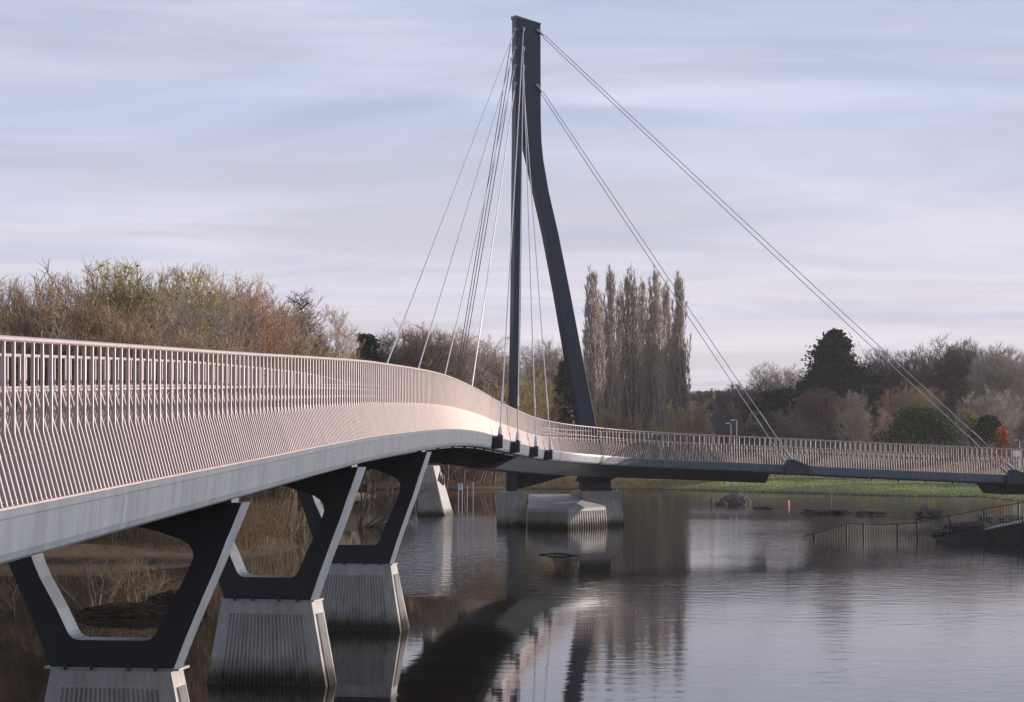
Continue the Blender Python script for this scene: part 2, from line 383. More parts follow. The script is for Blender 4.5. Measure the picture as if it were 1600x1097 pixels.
# ------------------------------------------------------------------ the footbridge: alignment of the deck edge on the camera's side
CP = [(-4.95, 4.0, 3.55), (-4.67, 8.0, 3.62), (-4.39, 12.2, 3.72), (-4.10, 16.4, 3.84), (-3.825, 20.4, 3.96), (-3.37, 27.0, 4.155), (-2.92, 33.2, 4.35),
      (-2.47, 39.5, 4.52), (-1.63, 52.1, 4.71), (-0.98, 65.5, 4.69), (-0.33, 77.0, 4.50), (0.55, 86.5, 4.25), (1.31, 93.0, 4.06), (2.0, 97.0, 3.95), (3.14, 100.5, 3.81),
      (4.84, 103.2, 3.66), (6.55, 104.9, 3.53), (9.98, 106.5, 3.36), (13.4, 107.1, 3.21), (16.8, 107.4, 3.04), (20.2, 107.7, 2.88), (27.05, 108.2, 2.58), (34, 108.8, 2.28), (46, 110, 1.9)]
def catmull(p, n=14):
    p = [Vector(q) for q in p]; res = []
    for i in range(len(p) - 1):
        a, b, c, d = p[max(i - 1, 0)], p[i], p[i + 1], p[min(i + 2, len(p) - 1)]
        # centripetal-like tangents
        tb = (c - a) * ((c - b).length / max((c - a).length, 1e-6)); tcn = (d - b) * ((c - b).length / max((d - b).length, 1e-6))
        for k in range(n):
            t = k / n; h1 = 2*t**3 - 3*t*t + 1; h2 = t**3 - 2*t*t + t; h3 = -2*t**3 + 3*t*t; h4 = t**3 - t*t
            res.append(b * h1 + tb * h2 + c * h3 + tcn * h4)
    res.append(p[-1]); return res
RAW = catmull(CP)
CUM = [0.0]
for i in range(1, len(RAW)): CUM.append(CUM[-1] + (RAW[i].xy - RAW[i - 1].xy).length)
RA = np.array([list(p) for p in RAW]); CU = np.array(CUM); LEN = CUM[-1]
def at(s):
    p = Vector([np.interp(s, CU, RA[:, k]) for k in range(3)])
    e = 0.6; q = [np.interp(s + e, CU, RA[:, k]) - np.interp(s - e, CU, RA[:, k]) for k in range(2)]
    d = Vector((q[0], q[1], 0)).normalized(); return p, d, Vector((d.y, -d.x, 0))
def s_of_y(Y): return float(np.interp(Y, RA[:, 1], CU))
def s_of_x(X):
    i0 = int(np.argmax(RA[:, 1] > 90)); return float(np.interp(X, RA[i0:, 0], CU[i0:]))
DW = 3.7
def off(s, o, dz):
    p, d, r = at(s); return p + r * o + Vector((0, 0, dz))
S = list(np.arange(0, LEN, 0.5)) + [LEN]
bridge = tag(empty('footbridge', (0, 0, 0)), 'curved grey steel cable-stayed footbridge with tall dark split mast crossing the flooded river', 'bridge')

# deck shell
prof = [(0, 0), (0, -0.055), (-0.014, -0.058), (-0.014, -0.072), (0, -0.075), (-0.012, -0.20), (-0.03, -0.36), (-0.055, -0.425), (-0.10, -0.455), (-0.26, -0.465), (-0.9, -0.48)]
ring = prof + [(-DW - o, z) for o, z in reversed(prof)]
mb = MB(); mb.loft([[off(s, o, z) for o, z in ring] for s in S], smooth=False)
mb.f = [f for f in mb.f]; deck = mb.build('deck', 'fascia_paint', bridge)
mb = MB(); mb.loft([[off(s, o, z) for o, z in ((-0.22, 0.012), (-0.22, 0.03), (-DW + 0.22, 0.03), (-DW + 0.22, 0.012))] for s in S]); mb.build('walkway', 'deck_surface', deck)
# soffit tray between the edge beams (dark), cross ribs and the deep spine box
s0, s1, s2 = s_of_y(46.5), s_of_y(86.0), s_of_x(13.55)
mb = MB(); mb.loft([[off(s, o, z) for o, z in ((-0.3, -0.475), (-DW + 0.3, -0.475), (-DW + 0.3, -0.50), (-0.3, -0.50))] for s in S]); mb.build('soffit', 'soffit_paint', deck)
for k in range(9):
    s = s0 + 1.0 + (s1 - s0 - 2) * k / 8.0
    p, d, r = at(s)
    pr = [(-0.22, -0.45), (-0.22, -0.50), (-DW / 2 + 0.25, -0.98), (-DW / 2 - 0.25, -0.98), (-DW + 0.22, -0.50), (-DW + 0.22, -0.45)]
    mb = MB(); mb.prism([p + r * o + Vector((0, 0, z)) for o, z in pr], d * 0.16); mb.build('cross_rib', 'shaded_paint', deck)
SS = [s for s in np.arange(s1, s2, 0.5)] + [s2]
mb = MB(); mb.loft([[off(s, o, z) for o, z in ((-0.16, -0.45), (-0.30, -0.52), (-1.25, -1.0), (-DW + 1.25, -1.0), (-DW + 0.3, -0.52), (-DW + 0.16, -0.45))] for s in SS]); mb.build('spine_beam', 'fascia_paint', deck)

for k in range(30):
    s = 9.0 + k * 7.3
    if s > LEN - 6: break
    m = MB(); m.loft([[off(s + du, o, z) for o, z in ((0.002, -0.08), (-0.010, -0.20), (-0.028, -0.36), (-0.06, -0.36), (-0.06, -0.08))] for du in (0, .006)]); m.build('panel_joint', 'fascia_paint', deck)
# cable brackets on the edge
def bracket(s, wd=0.40, dp=0.36):
    p, d, r = at(s)
    base = [(-wd * 0.30, -0.48), (wd * 0.30, -0.48), (wd * 0.5, -0.06), (wd * 0.42, 0.0), (-wd * 0.42, -0.06), (-wd * 0.5, -0.06)]
    a_ = [p + d * u + r * (-0.03) + Vector((0, 0, z)) for u, z in base]
    b_ = [p + d * u * 0.85 + r * dp + Vector((0, 0, z + (0.05 if z < -0.3 else 0.02))) for u, z in base]
    m = MB(); m.loft([a_, b_]); m.build('cable_bracket', 'mast_paint', deck, bevel=0.015)
    return p + r * (dp * 0.7) + Vector((0, 0, 0.02))
near_s = [s_of_y(71.5), s_of_y(80.6), s_of_y(88.8), s_of_y(94.6)]
near_pts = [bracket(s) for s in near_s]
sr1, sr2 = s_of_x(P(1236, 720, 107.0).x), s_of_x(P(1582, 742, 108.0).x)
def big_bracket(s):
    p, d, r = at(s)
    poly = [(-0.35, -0.50), (0.95, -0.44), (0.95, -0.02), (0.10, 0.32), (-0.25, 0.30), (-0.35, -0.02)]
    m = MB(); m.loft([[p + d * u + r * (-0.02) + Vector((0, 0, z)) for u, z in poly], [p + d * u + r * 0.34 + Vector((0, 0, z)) for u, z in poly]])
    m.build('cable_bracket', 'mast_paint', deck, bevel=0.02)
    return p - d * 0.15 + r * 0.16 + Vector((0, 0, 0.26))
rp1, rp2 = big_bracket(sr1), big_bracket(sr2)
p, d, r = at(sr2 + 0.25)
mb = MB(); mb.loft([[p + d * (u * k) + r * (-0.1 - 0.35 * (1 - k) ) * 1 + r * o + Vector((0, 0, z)) for u, o in ((-1.15, 0), (1.15, 0), (1.15, -DW + 0.5), (-1.15, -DW + 0.5))] for z, k in ((-1.0, 0.62), (-0.47, 1.0))])
mb.build('cross_head', 'shaded_paint', deck)
for k in range(12):   # drain outlets under the right-hand deck
    s = s_of_x(17.5) + k * 1.45; p, d, r = at(s)
    mb = MB(); mb.tube([p + r * -0.25 + Vector((0, 0, -0.46)), p + r * -0.25 + Vector((0, 0, -0.60))], 0.035, 8); mb.build('drain_pipe', 'shaded_paint', deck)

# parapets
def parapet(side):
    # lateral offset measured inwards from the deck edge
    def q(s, inn, z): return off(s, -inn if side == 0 else -DW + inn, z)
    SB = list(np.arange(0.1, LEN - 0.1, 0.27))
    m = MB(); m.tube([q(s, 0.175, 1.40) for s in S], 0.027, 10); top = m.build('parapet', 'stainless', bridge)
    tag(top, 'parapet of slender leaning and upright bars with a round top rail' if side == 0 else None)
    m = MB(); m.tube([q(s, 0.30, 0.96) for s in S], 0.021, 8); m.build('handrail', 'stainless', top)
    m = MB(); m.loft([[q(s, i, z) for i, z in ((-0.012, 0.004), (-0.012, 0.022), (0.09, 0.022), (0.09, 0.004))] for s in S]); m.build('base_rail', 'stainless', top)
    bars = []
    for s in SB:
        bars.append((s, [q(s, 0.02, 0.02), q(s, 0.165, 0.56), q(s, 0.175, 0.61), q(s, 0.175, 1.385)]))
        sh = s + 0.135
        bars.append((sh, [q(sh, 0.02, 0.02), q(sh, 0.165, 0.56), q(sh, 0.285, 0.945)]))
    bars = [b for b in bars if side == 1 or not any(abs(b[0] - t) < 0.03 for t in near_s)]
    big = []
    if side == 0:
        vis = [b for b in bars if b[1][0].y > 16.0]; big = vis[:100]
    for s, pts in big:
        m = MB(); m.tube(pts, 0.0168, 8); m.build('bar', 'stainless', top)
    m = MB()
    ids = {id(b) for b in big}
    for b in bars:
        if id(b) in ids: continue
        m.tube(b[1], 0.0168, 6, caps=False)
    tag(m.build('bar', 'stainless', top), kind='stuff')
parapet(0); parapet(1)

# river piers
HALF = [(0, 0, 0, .36), (.40, 0, .40, .36), (.62, 0, .46, .363), (.82, 0, .515, .38), (.84, .05, .56, .415), (.86, .10, .595, .465), (.98, .40, .735, .75), (1.22, .95, .965, 1.15), (1.38, 1.30, 1.05, 1.34), (1.43, 1.42, 1.082, 1.43), (1.47, 1.52, 1.075, 1.51),
        (1.52, 1.65, 1.02, 1.59), (1.58, 1.78, .90, 1.66), (1.72, 2.12, .62, 1.75), (1.0, 2.12, .30, 1.82), (0, 2.12, 0, 1.88)]
def ribs_on(m, A, B, C, D, n, depth, fill=0.5):
    """vertical ridges on the face A-B (bottom) C-D (top), A below D"""
    nrm = (B - A).cross(D - A).normalized()
    for k in range(n):
        t0, t1 = (k + (1 - fill) / 2) / n, (k + (1 + fill) / 2) / n
        a0, a1, c0, c1 = A.lerp(B, t0), A.lerp(B, t1), D.lerp(C, t0), D.lerp(C, t1)
        i0, i1 = a0.lerp(a1, 0.22), a1.lerp(a0, 0.22); j0, j1 = c0.lerp(c1, 0.22), c1.lerp(c0, 0.22)
        base = [a0, a1, c1, c0]; topq = [i0 + nrm * depth, i1 + nrm * depth, j1 + nrm * depth, j0 + nrm * depth]
        m.loft([[b - nrm * 0.01 for b in base], topq])
def pier(Y, zt, cx, bw, tw, bh, rot, soffit, T=0.5):
    p, d, r = at(s_of_y(Y)); a_ = R(rot)
    u = Vector((math.cos(a_), -math.sin(a_), 0)); n = Vector((math.sin(a_), math.cos(a_), 0)); c = Vector((cx, Y + 0.35, 0))
    # concrete base, sunk below the water
    def pt(x, y, z): return c + u * x + n * y + Vector((0, 0, z))
    zb = -1.6; k = (zt - zb) / zt; bb = tw + (bw - tw) * k
    m = MB()
    t0, t1 = T / 2 + 0.05, T / 2 + 0.05 + bh * k
    m.loft([[pt(-bb, -t1, zb), pt(bb, -t1, zb), pt(bb, t1, zb), pt(-bb, t1, zb)], [pt(-tw, -t0, zt - .02), pt(tw, -t0, zt - .02), pt(tw, t0, zt - .02), pt(-tw, t0, zt - .02)]])
    def fp(x, z, sgn=-1):
        f = (zt - z) / zt; hw = tw + (bw - tw) * f; return pt(x * hw, sgn * (T / 2 + 0.05 + bh * f), z)
    ribs_on(m, fp(-.80, -.5), fp(.80, -.5), fp(.80, zt - .24), fp(-.80, zt - .24), 22, 0.03)
    def ep(t, z):
        f = (zt - z) / zt; hw = tw + (bw - tw) * f; return pt(hw, t * (T / 2 + 0.05 + bh * f), z)
    ribs_on(m, ep(-.62, -.5), ep(.62, -.5), ep(.62, zt - .24), ep(-.62, zt - .24), 9, 0.028)
    o = m.build('concrete_pier', 'concrete', bridge)
    # steel V frame
    ks = (soffit - zt) / 2.12
    outer = [(x, z * ks) for x, z, _, _ in HALF]; inner = [(x, z * ks) for _, _, x, z in HALF]
    def loop(h): return h + [(-x, z) for x, z in reversed(h[1:-1])]
    O, I = loop(outer), loop(inner); nn = len(O); m = MB()
    for y in (-T / 2, T / 2):
        for k in range(nn):
            j = (k + 1) % nn
            A, B, Cc, D = pt(O[k][0], y, zt + O[k][1]), pt(O[j][0], y, zt + O[j][1]), pt(I[j][0], y, zt + I[j][1]), pt(I[k][0], y, zt + I[k][1])
            m.quad(A, B, Cc, D) if y < 0 else m.quad(D, Cc, B, A)
    for Lp, flip in ((O, False), (I, True)):
        for k in range(nn):
            j = (k + 1) % nn
            A, B = pt(Lp[k][0], -T / 2, zt + Lp[k][1]), pt(Lp[j][0], -T / 2, zt + Lp[j][1]); C2, D2 = pt(Lp[j][0], T / 2, zt + Lp[j][1]), pt(Lp[k][0], T / 2, zt + Lp[k][1])
            m.quad(B, A, D2, C2) if not flip else m.quad(A, B, C2, D2)
    fr = m.build('support_frame', 'shaded_paint', o)
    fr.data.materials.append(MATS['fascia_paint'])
    for k, f in enumerate(fr.data.polygons): f.material_index = 1 if k >= 2 * nn else 0  # edges keep the fascia paint; front and back faces are painted dark as shade
    for sg in (-1, 1):
        m = MB(); m.box(pt(sg * (outer[-1][0] + 1.42), -.05, soffit - .01), .34, .34, .13, -a_); m.build('bearing', 'soffit_paint', o)
        for y in (-T / 2 - .07, T / 2 + .07):
            for xx in (.25, .6):
                m = MB(); m.tube([pt(sg * xx, y, zt - .02), pt(sg * xx, y, zt + .07)], .022, 8); m.build('bolt', 'dark_bolt', o)
    m = MB(); m.loft([[pt(x, y, z) for x, y in ((-.9, -T/2-.02), (.9, -T/2-.02), (.9, T/2+.02), (-.9, T/2+.02))] for z in (zt - .018, zt + .012)]); m.build('base_plate', 'galvanised', o)
    return o
pier(26.2, 1.48, -5.12, 1.10, 0.80, 0.02, 8, 3.62, 0.42)
pier(37.0, 1.53, -4.38, 1.14, 0.86, 0.02, 13, 3.94)
pier(47.7, 1.54, -3.62, 1.14, 0.86, 0.20, 10, 4.16)

# mast: a straight leg and a bent leg, joined in the upper part
AX = R(20); ua = Vector((math.cos(AX), math.sin(AX), 0)); na = Vector((math.sin(AX), -math.cos(AX), 0))
M0 = P(800, 767, 106.0); M0.z = 0
def mp_(x, y):       # on the mast's front plane, through photo point
    # plane: (q - M0).na = 0
    dirv = Vector(((x - 800) / F, 1, (HOR - y) / F)); t = (M0.dot(na)) / dirv.dot(na); q = dirv * t; q.z += EYE; return q
def plate(m, pts_l, pts_r, depth):
    rings = []
    for (a, b) in zip(pts_l, pts_r):
        A, B = mp_(*a), mp_(*b); rings.append([A, B, B - na * depth, A - na * depth])
    m.loft(rings)
mb = MB()
plate(mb, [(796.5, 769), (800.3, 640), (803.2, 480), (804.8, 300), (805.8, 200), (806.2, 26)], [(808, 769), (811, 640), (814, 480), (816, 300), (817, 200), (818.5, 31)], 0.62)
plate(mb, [(912, 767), (906, 668), (889, 565), (871, 460), (853, 365), (836, 290), (826, 245), (820.5, 222), (818.2, 200), (818.2, 31)],
          [(958, 767), (933, 668), (912, 565), (892, 460), (873, 365), (858, 300), (849.5, 250), (846.5, 220), (845.5, 185), (845, 40)], 0.66)
mast = mb.build('mast', 'mast_paint', bridge, bevel=0.03)
# sloped cap
A, B = mp_(805.4, 27), mp_(845.6, 39); mb = MB()
mb.loft([[A, B, B - na * 0.72, A - na * 0.72], [A + Vector((0, 0, .12)), B + Vector((0, 0, .10)), B - na * 0.72 + Vector((0, 0, .16)), A - na * 0.72 + Vector((0, 0, .18))]]); mb.build('mast_cap', 'fascia_paint', mast, bevel=0.02)
def lug(x, y, dv, col='cable_steel'):
    q = mp_(x, y) + na * 0.05; dv = Vector(dv).normalized(); m = MB()
    m.tube([q - dv * .08, q + dv * .05, q + dv * .42], [.075, .075, .03], 10); m.tube([q - na * 0.09, q + na * 0.06], .085, 10); m.build('anchor_lug', 'lug_steel', mast); return q + dv * .40

# cables
def cable(a, b, r, mat='cable_steel', sockets=True, dampers=False):
    a, b = Vector(a), Vector(b); sag = (a - b).length * 0.0022
    pts = [a.lerp(b, t) - Vector((0, 0, sag * 4 * t * (1 - t))) for t in [i / 16 for i in range(17)]]
    m = MB(); m.tube(pts, r, 8); o = m.build('stay_cable', mat, bridge)
    dv = (a - b).normalized()
    if sockets:
        m = MB(); m.tube([b - dv * .05, b + dv * .12, b + dv * .45, b + dv * .62], [.085, .085, .06, r], 10); m.build('socket', 'cable_steel', o)
        m = MB(); m.tube([b + dv * 2.2, b + dv * 2.9], [r * 1.55, r * 1.55], 8); m.build('turnbuckle', 'cable_steel', o)
    return o
for (x, y), b in zip(((817.5, 45), (817.5, 75), (817.5, 104), (817.5, 132)), near_pts):
    a_ = lug(x, y, b - mp_(x, y)); cable(a_, b, 0.024)
far_s = [s_of_y(66.0), s_of_y(76.5), s_of_y(85.5), s_of_y(95.0)]
for (x, y), s in zip(((804.5, 46), (804.5, 75), (804.5, 103), (804.5, 131)), far_s):
    b = off(s, -DW - 0.25, 0.05); a_ = lug(x, y, b - mp_(x, y)); cable(a_, b, 0.026)
    p, d, r = at(s); m = MB(); m.box(p - r * (DW + 0.2) + Vector((0, 0, -0.40)), 0.5, 0.5, 0.45, math.atan2(d.y, d.x)); m.build('cable_bracket', 'mast_paint', deck)
for (x, y), b in (((840, 48), rp2), ((839, 134), rp1)):
    a_ = lug(x, y, b - mp_(x, y)); dv = (b - a_); side = Vector((-dv.y, dv.x, 0)).normalized()
    up = dv.normalized().cross(side)
    for k in (-1, 1): cable(a_ + side * 0.03 * k + up * .075 * k, b + side * 0.05 * k + up * 0.19 * k, 0.020)

# mast base in the river
mb = MB()
def hexa(m, x0, x1, y0, y1, z0, z1, fl=0.0, rz=AX, c=None):
    """box given in mast axes: along ua from x0..x1, across (towards the camera positive) y0..y1"""
    def q(x, y, z): return M0 + ua * x + na * y + Vector((0, 0, z))
    m.loft([[q(x0 - fl, y1 + fl * .3, z0), q(x1 + fl, y1 + fl * .3, z0), q(x1 + fl, y0 - fl * .3, z0), q(x0 - fl, y0 - fl * .3, z0)], [q(x0, y1, z1), q(x1, y1, z1), q(x1, y0, z1), q(x0, y0, z1)]])
    return q
zl = P(800, 768, 106).z
hexa(mb, -0.46, 0.58, -0.95, 0.42, -1.5, zl, 0.10)
base = mb.build('mast_base', 'concrete', bridge)
mb = MB(); q = hexa(mb, 3.72, 5.86, -0.95, 0.55, -1.5, P(935, 777, 108).z, 0.42)
mb.build('plinth', 'concrete', base)
mb = MB(); hexa(mb, 3.64, 5.94, -1.02, 0.62, P(935, 777, 108).z + .002, P(935, 767, 108).z)
mb.build('plinth_cap', 'concrete', base)
mb = MB()
b_ = [P(824, 793, 104.6), P(888, 795, 103.6), P(946, 794, 106.9), Vector((4.2, 108.6, 1.62)), Vector((0.9, 108.6, 1.62))]
z1 = 1.0
for v in b_[:3]: v.z = z1
lo = [Vector((v.x + (0.22 if i == 2 else 0.10 if i == 1 else -0.02), v.y - (0.30 if i < 2 else 0.1), -1.5)) for i, v in enumerate(b_)]
mb.loft([lo, b_])
def zc(A, B, z): t = (z - A.z) / (B.z - A.z); return A.lerp(B, t)
ribs_on(mb, zc(lo[0], b_[0], -.4), zc(lo[1], b_[1], -.4), zc(lo[1], b_[1], z1 - .16), zc(lo[0], b_[0], z1 - .16), 34, 0.05)
ribs_on(mb, zc(lo[1], b_[1], -.4), zc(lo[2], b_[2], -.4), zc(lo[2], b_[2], z1 - .16), zc(lo[1], b_[1], z1 - .16), 16, 0.05)
mb.build('cutwater', 'concrete', base)
for x in (3.7, 3.95, 5.4, 5.62):
    mb = MB(); qq = M0 + ua * x + na * 0.45; mb.tube([qq + Vector((0, 0, P(935, 767, 108).z - .01)), qq + Vector((0, 0, P(935, 767, 108).z + .14))], .045, 8); mb.build('bolt', 'dark_bolt', base)
# bracket from the straight leg to the deck
mb = MB(); zt_ = 2.95
mb.prism([M0 + ua * 0.45 + Vector((0, 0, 1.95)) , M0 + ua * 4.0 + Vector((0, 0, 2.85)), M0 + ua * 4.0 + Vector((0, 0, 3.1)), M0 + ua * 0.45 + Vector((0, 0, 3.3))], -na * 0.5)
mb.build('deck_bracket', 'shaded_paint', mast)
mb = MB(); mb.prism([M0 + ua * 3.7 + na * .6 + Vector((0, 0, 2.3)), M0 + ua * 5.1 + na * .6 + Vector((0, 0, 2.3)), M0 + ua * 5.9 + na * 1.2 + Vector((0, 0, 2.75)), M0 + ua * 3.7 + na * 1.2 + Vector((0, 0, 2.75))], -na * 1.1)
mb.build('deck_bracket', 'shaded_paint', mast)

# back-stay anchor block
AB = 121.0
a0, a1, a2, a3 = P(650, 806, AB), P(697, 806, AB), P(677, 728, AB), P(656, 728, AB)
mb = MB()
dn = Vector((0, 0, -1.2)); bk = Vector((0.5, 2.6, 0))
lo = [a0 + dn, a1 + dn + Vector((.2, 0, 0)), a1 + dn + bk + Vector((.2, 0, 0)), a0 + dn + bk]; hi = [a3, a2, a2 + bk * .6, a3 + bk * .6]
mb.loft([lo, hi]); ribs_on(mb, zc(lo[0], hi[0], -.3), zc(lo[1], hi[1], -.3), zc(lo[1], hi[1], 2.0), zc(lo[0], hi[0], 2.0), 12, 0.05)
blk = mb.build('anchor_block', 'concrete', bridge)
for k, (x, y) in enumerate(((802, 66), (803, 88), (804.5, 112))):
    b = P(686 + 3.2 * k, 750 + 3 * k, AB) - Vector((0, 0.1 + .15 * k, 0)); t_ = mp_(x, y) - na * 0.4
    cable(t_, b, 0.022, 'cable_dark')

# ------------------------------------------------------------------ vegetation
def rnd_perp(d, rng):
    v = rng.normal(size=3); v -= d * v.dot(d); return v / np.linalg.norm(v)
def grow(segs, p, d, Ln, r, lev, pr, rng):
    """pr[lev] = dict(n children, ang, ratio, wig, up, t0, steps)"""
    q = pr[lev]; n = q['steps']; pts = [p]; dirs = [d]; cur = p; dd = d
    for i in range(n):
        dd = dd + rng.normal(size=3) * q['wig'] + np.array([0, 0, q['up']]); dd = dd / np.linalg.norm(dd)
        nxt = cur + dd * Ln / n; f0, f1 = i / n, (i + 1) / n; te = q.get('tip', 0.35)
        segs[min(lev, len(segs) - 1)].append((*cur, *nxt, r * (1 - f0 * (1 - te)), r * (1 - f1 * (1 - te))))
        cur = nxt; pts.append(cur); dirs.append(dd)
    if lev + 1 >= len(pr): return
    k = q['n']
    for i in range(k):
        t = q['t0'] + (1 - q['t0']) * ((i + rng.random()) / k); ii = min(int(t * n), n - 1); fr = t * n - ii
        bp = pts[ii] * (1 - fr) + pts[ii + 1] * fr; bd = dirs[ii + 1]
        an = q['ang'] * rng.uniform(0.7, 1.3); nd = bd * math.cos(an) + rnd_perp(bd, rng) * math.sin(an)
        sh = q.get('shape'); lf = sh(t) if sh else (1.0 - 0.45 * t)
        grow(segs, bp, nd, Ln * q['ratio'] * lf * rng.uniform(0.75, 1.2), r * (1 - t * 0.6) * q.get('rr', 0.45), lev + 1, pr, rng)

def proto(kind, seed, H=10.0, tw=1.0):
    """unit tree H metres tall -> (trunk segs, twig segs, leaf points)"""
    rng = np.random.default_rng(seed); segs = [[], [], [], [], []]; Z = np.array([0, 0, 1.0]); leaves = []
    if kind == 'round':
        lo = [(0, 0, .60, .30, .30, .36)] + [(math.cos(a_) * .17, math.sin(a_) * .17, z_, .18, .18, .20) for a_, z_ in zip(rng.uniform(0, 6.28, 6), rng.uniform(.42, .82, 6))]
        tk = [[(0, 0, 0), (.005, 0, .12), (-.008, .006, .24), (.01, 0, .36), (0, .01, .48)]]
        return colonize(H, lo, tk, 2000, seed, twn=5)
    if kind == 'willow':
        an = rng.uniform(0, 6.28, 5); tops = rng.uniform(.66, .84, 5)
        lo = [(math.cos(a_) * .20, math.sin(a_) * .20, t_ - .18, .17, .17, .36) for a_, t_ in zip(an, tops)] + [(0, 0, .62, .17, .17, .40), (0, 0, .40, .30, .30, .25)]
        tk = [[(0, 0, 0), (math.cos(a_) * .05, math.sin(a_) * .05, .10), (math.cos(a_) * .10, math.sin(a_) * .10, .24), (math.cos(a_) * .14, math.sin(a_) * .14, .38)] for a_ in an]
        return colonize(H, lo, tk, 2000, seed, steep=.7, twl=.06, twn=5)
    if kind == 'poplar':
        lo = [(0, 0, .22, .050, .050, .17), (0, 0, .42, .056, .056, .20), (0, 0, .62, .048, .048, .20), (0, 0, .80, .036, .036, .16), (0, 0, .90, .022, .022, .09)]
        tk = [[(.003 * math.sin(k * 2.1), .003 * math.cos(k * 1.7), k / 11 * .97) for k in range(12)]]
        for q in range(3):
            a_ = rng.uniform(0, 6.28); h_ = rng.uniform(.50, .80); o_ = rng.uniform(.028, .045); cx_, cy_ = math.cos(a_) * o_, math.sin(a_) * o_
            lo.append((cx_, cy_, h_ * .58, .028, .028, h_ * .42)); tk.append([(0, 0, .06 + .03 * q)] + [(cx_ * min(1, k / 3), cy_ * min(1, k / 3), .10 + (h_ * .95 - .10) * k / 8) for k in range(1, 9)])
        return colonize(H, lo, tk, 1000, seed, steep=4.5, twn=5, twl=.030, outb=.3)
    if kind == 'thicket':
        pr = [dict(n=12, ang=0.38, ratio=0.42, wig=.06, up=.10, t0=.12, steps=6), dict(n=8, ang=0.45, ratio=.5, wig=.10, up=.10, t0=.12, steps=3),
              dict(n=7, ang=.5, ratio=.55, wig=.12, up=.08, t0=.1, steps=2), dict(n=0, ang=0, ratio=0, wig=.2, up=.05, t0=0, steps=2, tip=.2)]
        for k in range(11):
            an = rng.uniform(0, 6.28); rr = rng.uniform(0, .20) * H; dv = np.array([math.cos(an) * .16, math.sin(an) * .16, 1]); dv /= np.linalg.norm(dv)
            grow(segs, np.array([math.cos(an) * rr, math.sin(an) * rr, 0]), dv, H * rng.uniform(.55, .92), .0045 * H, 0, pr, rng)
    elif kind == 'conical':
        lo = [(0, 0, z_, .26 * (1.06 - z_) ** .8, .26 * (1.06 - z_) ** .8, .05) for z_ in np.arange(.24, .98, .055)]
        return colonize(H, lo, [[(0, 0, k / 12) for k in range(13)]], 1500, seed, steep=-.45, twn=5, twl=.035, outb=.6)
    elif kind == 'sapling':
        an = rng.uniform(0, 6.28, 4); lo = [(math.cos(a_) * .11, math.sin(a_) * .11, z_ - .2, .085, .085, .26) for a_, z_ in zip(an, rng.uniform(.68, .92, 4))] + [(0, 0, .42, .16, .16, .2)]
        tk = [[(math.cos(a_) * .02, math.sin(a_) * .02, 0), (math.cos(a_) * .05, math.sin(a_) * .05, .25), (math.cos(a_) * .09, math.sin(a_) * .09, .5), (math.cos(a_) * .11, math.sin(a_) * .11, .72)] for a_ in an]
        return colonize(H, lo, tk, 620, seed, steep=1.6, twn=5, twl=.05, outb=.4)
    elif kind == 'bush':
        pr = [dict(n=7, ang=0.7, ratio=0.55, wig=.14, up=.02, t0=.15, steps=5), dict(n=6, ang=0.7, ratio=.55, wig=.16, up=.03, t0=.15, steps=3),
              dict(n=4, ang=.7, ratio=.6, wig=.18, up=.04, t0=.1, steps=2), dict(n=0, ang=0, ratio=0, wig=.2, up=.05, t0=0, steps=2, tip=.2)]
        for k in range(10):
            an = rng.uniform(0, 6.28); dv = np.array([math.cos(an) * .75, math.sin(an) * .75, rng.uniform(.6, 1.4)]); dv /= np.linalg.norm(dv)
            grow(segs, np.array([math.cos(an), math.sin(an), 0]) * rng.uniform(0, .25) * H, dv, H * rng.uniform(.55, .95), .012 * H, 0, pr, rng)
    return segs
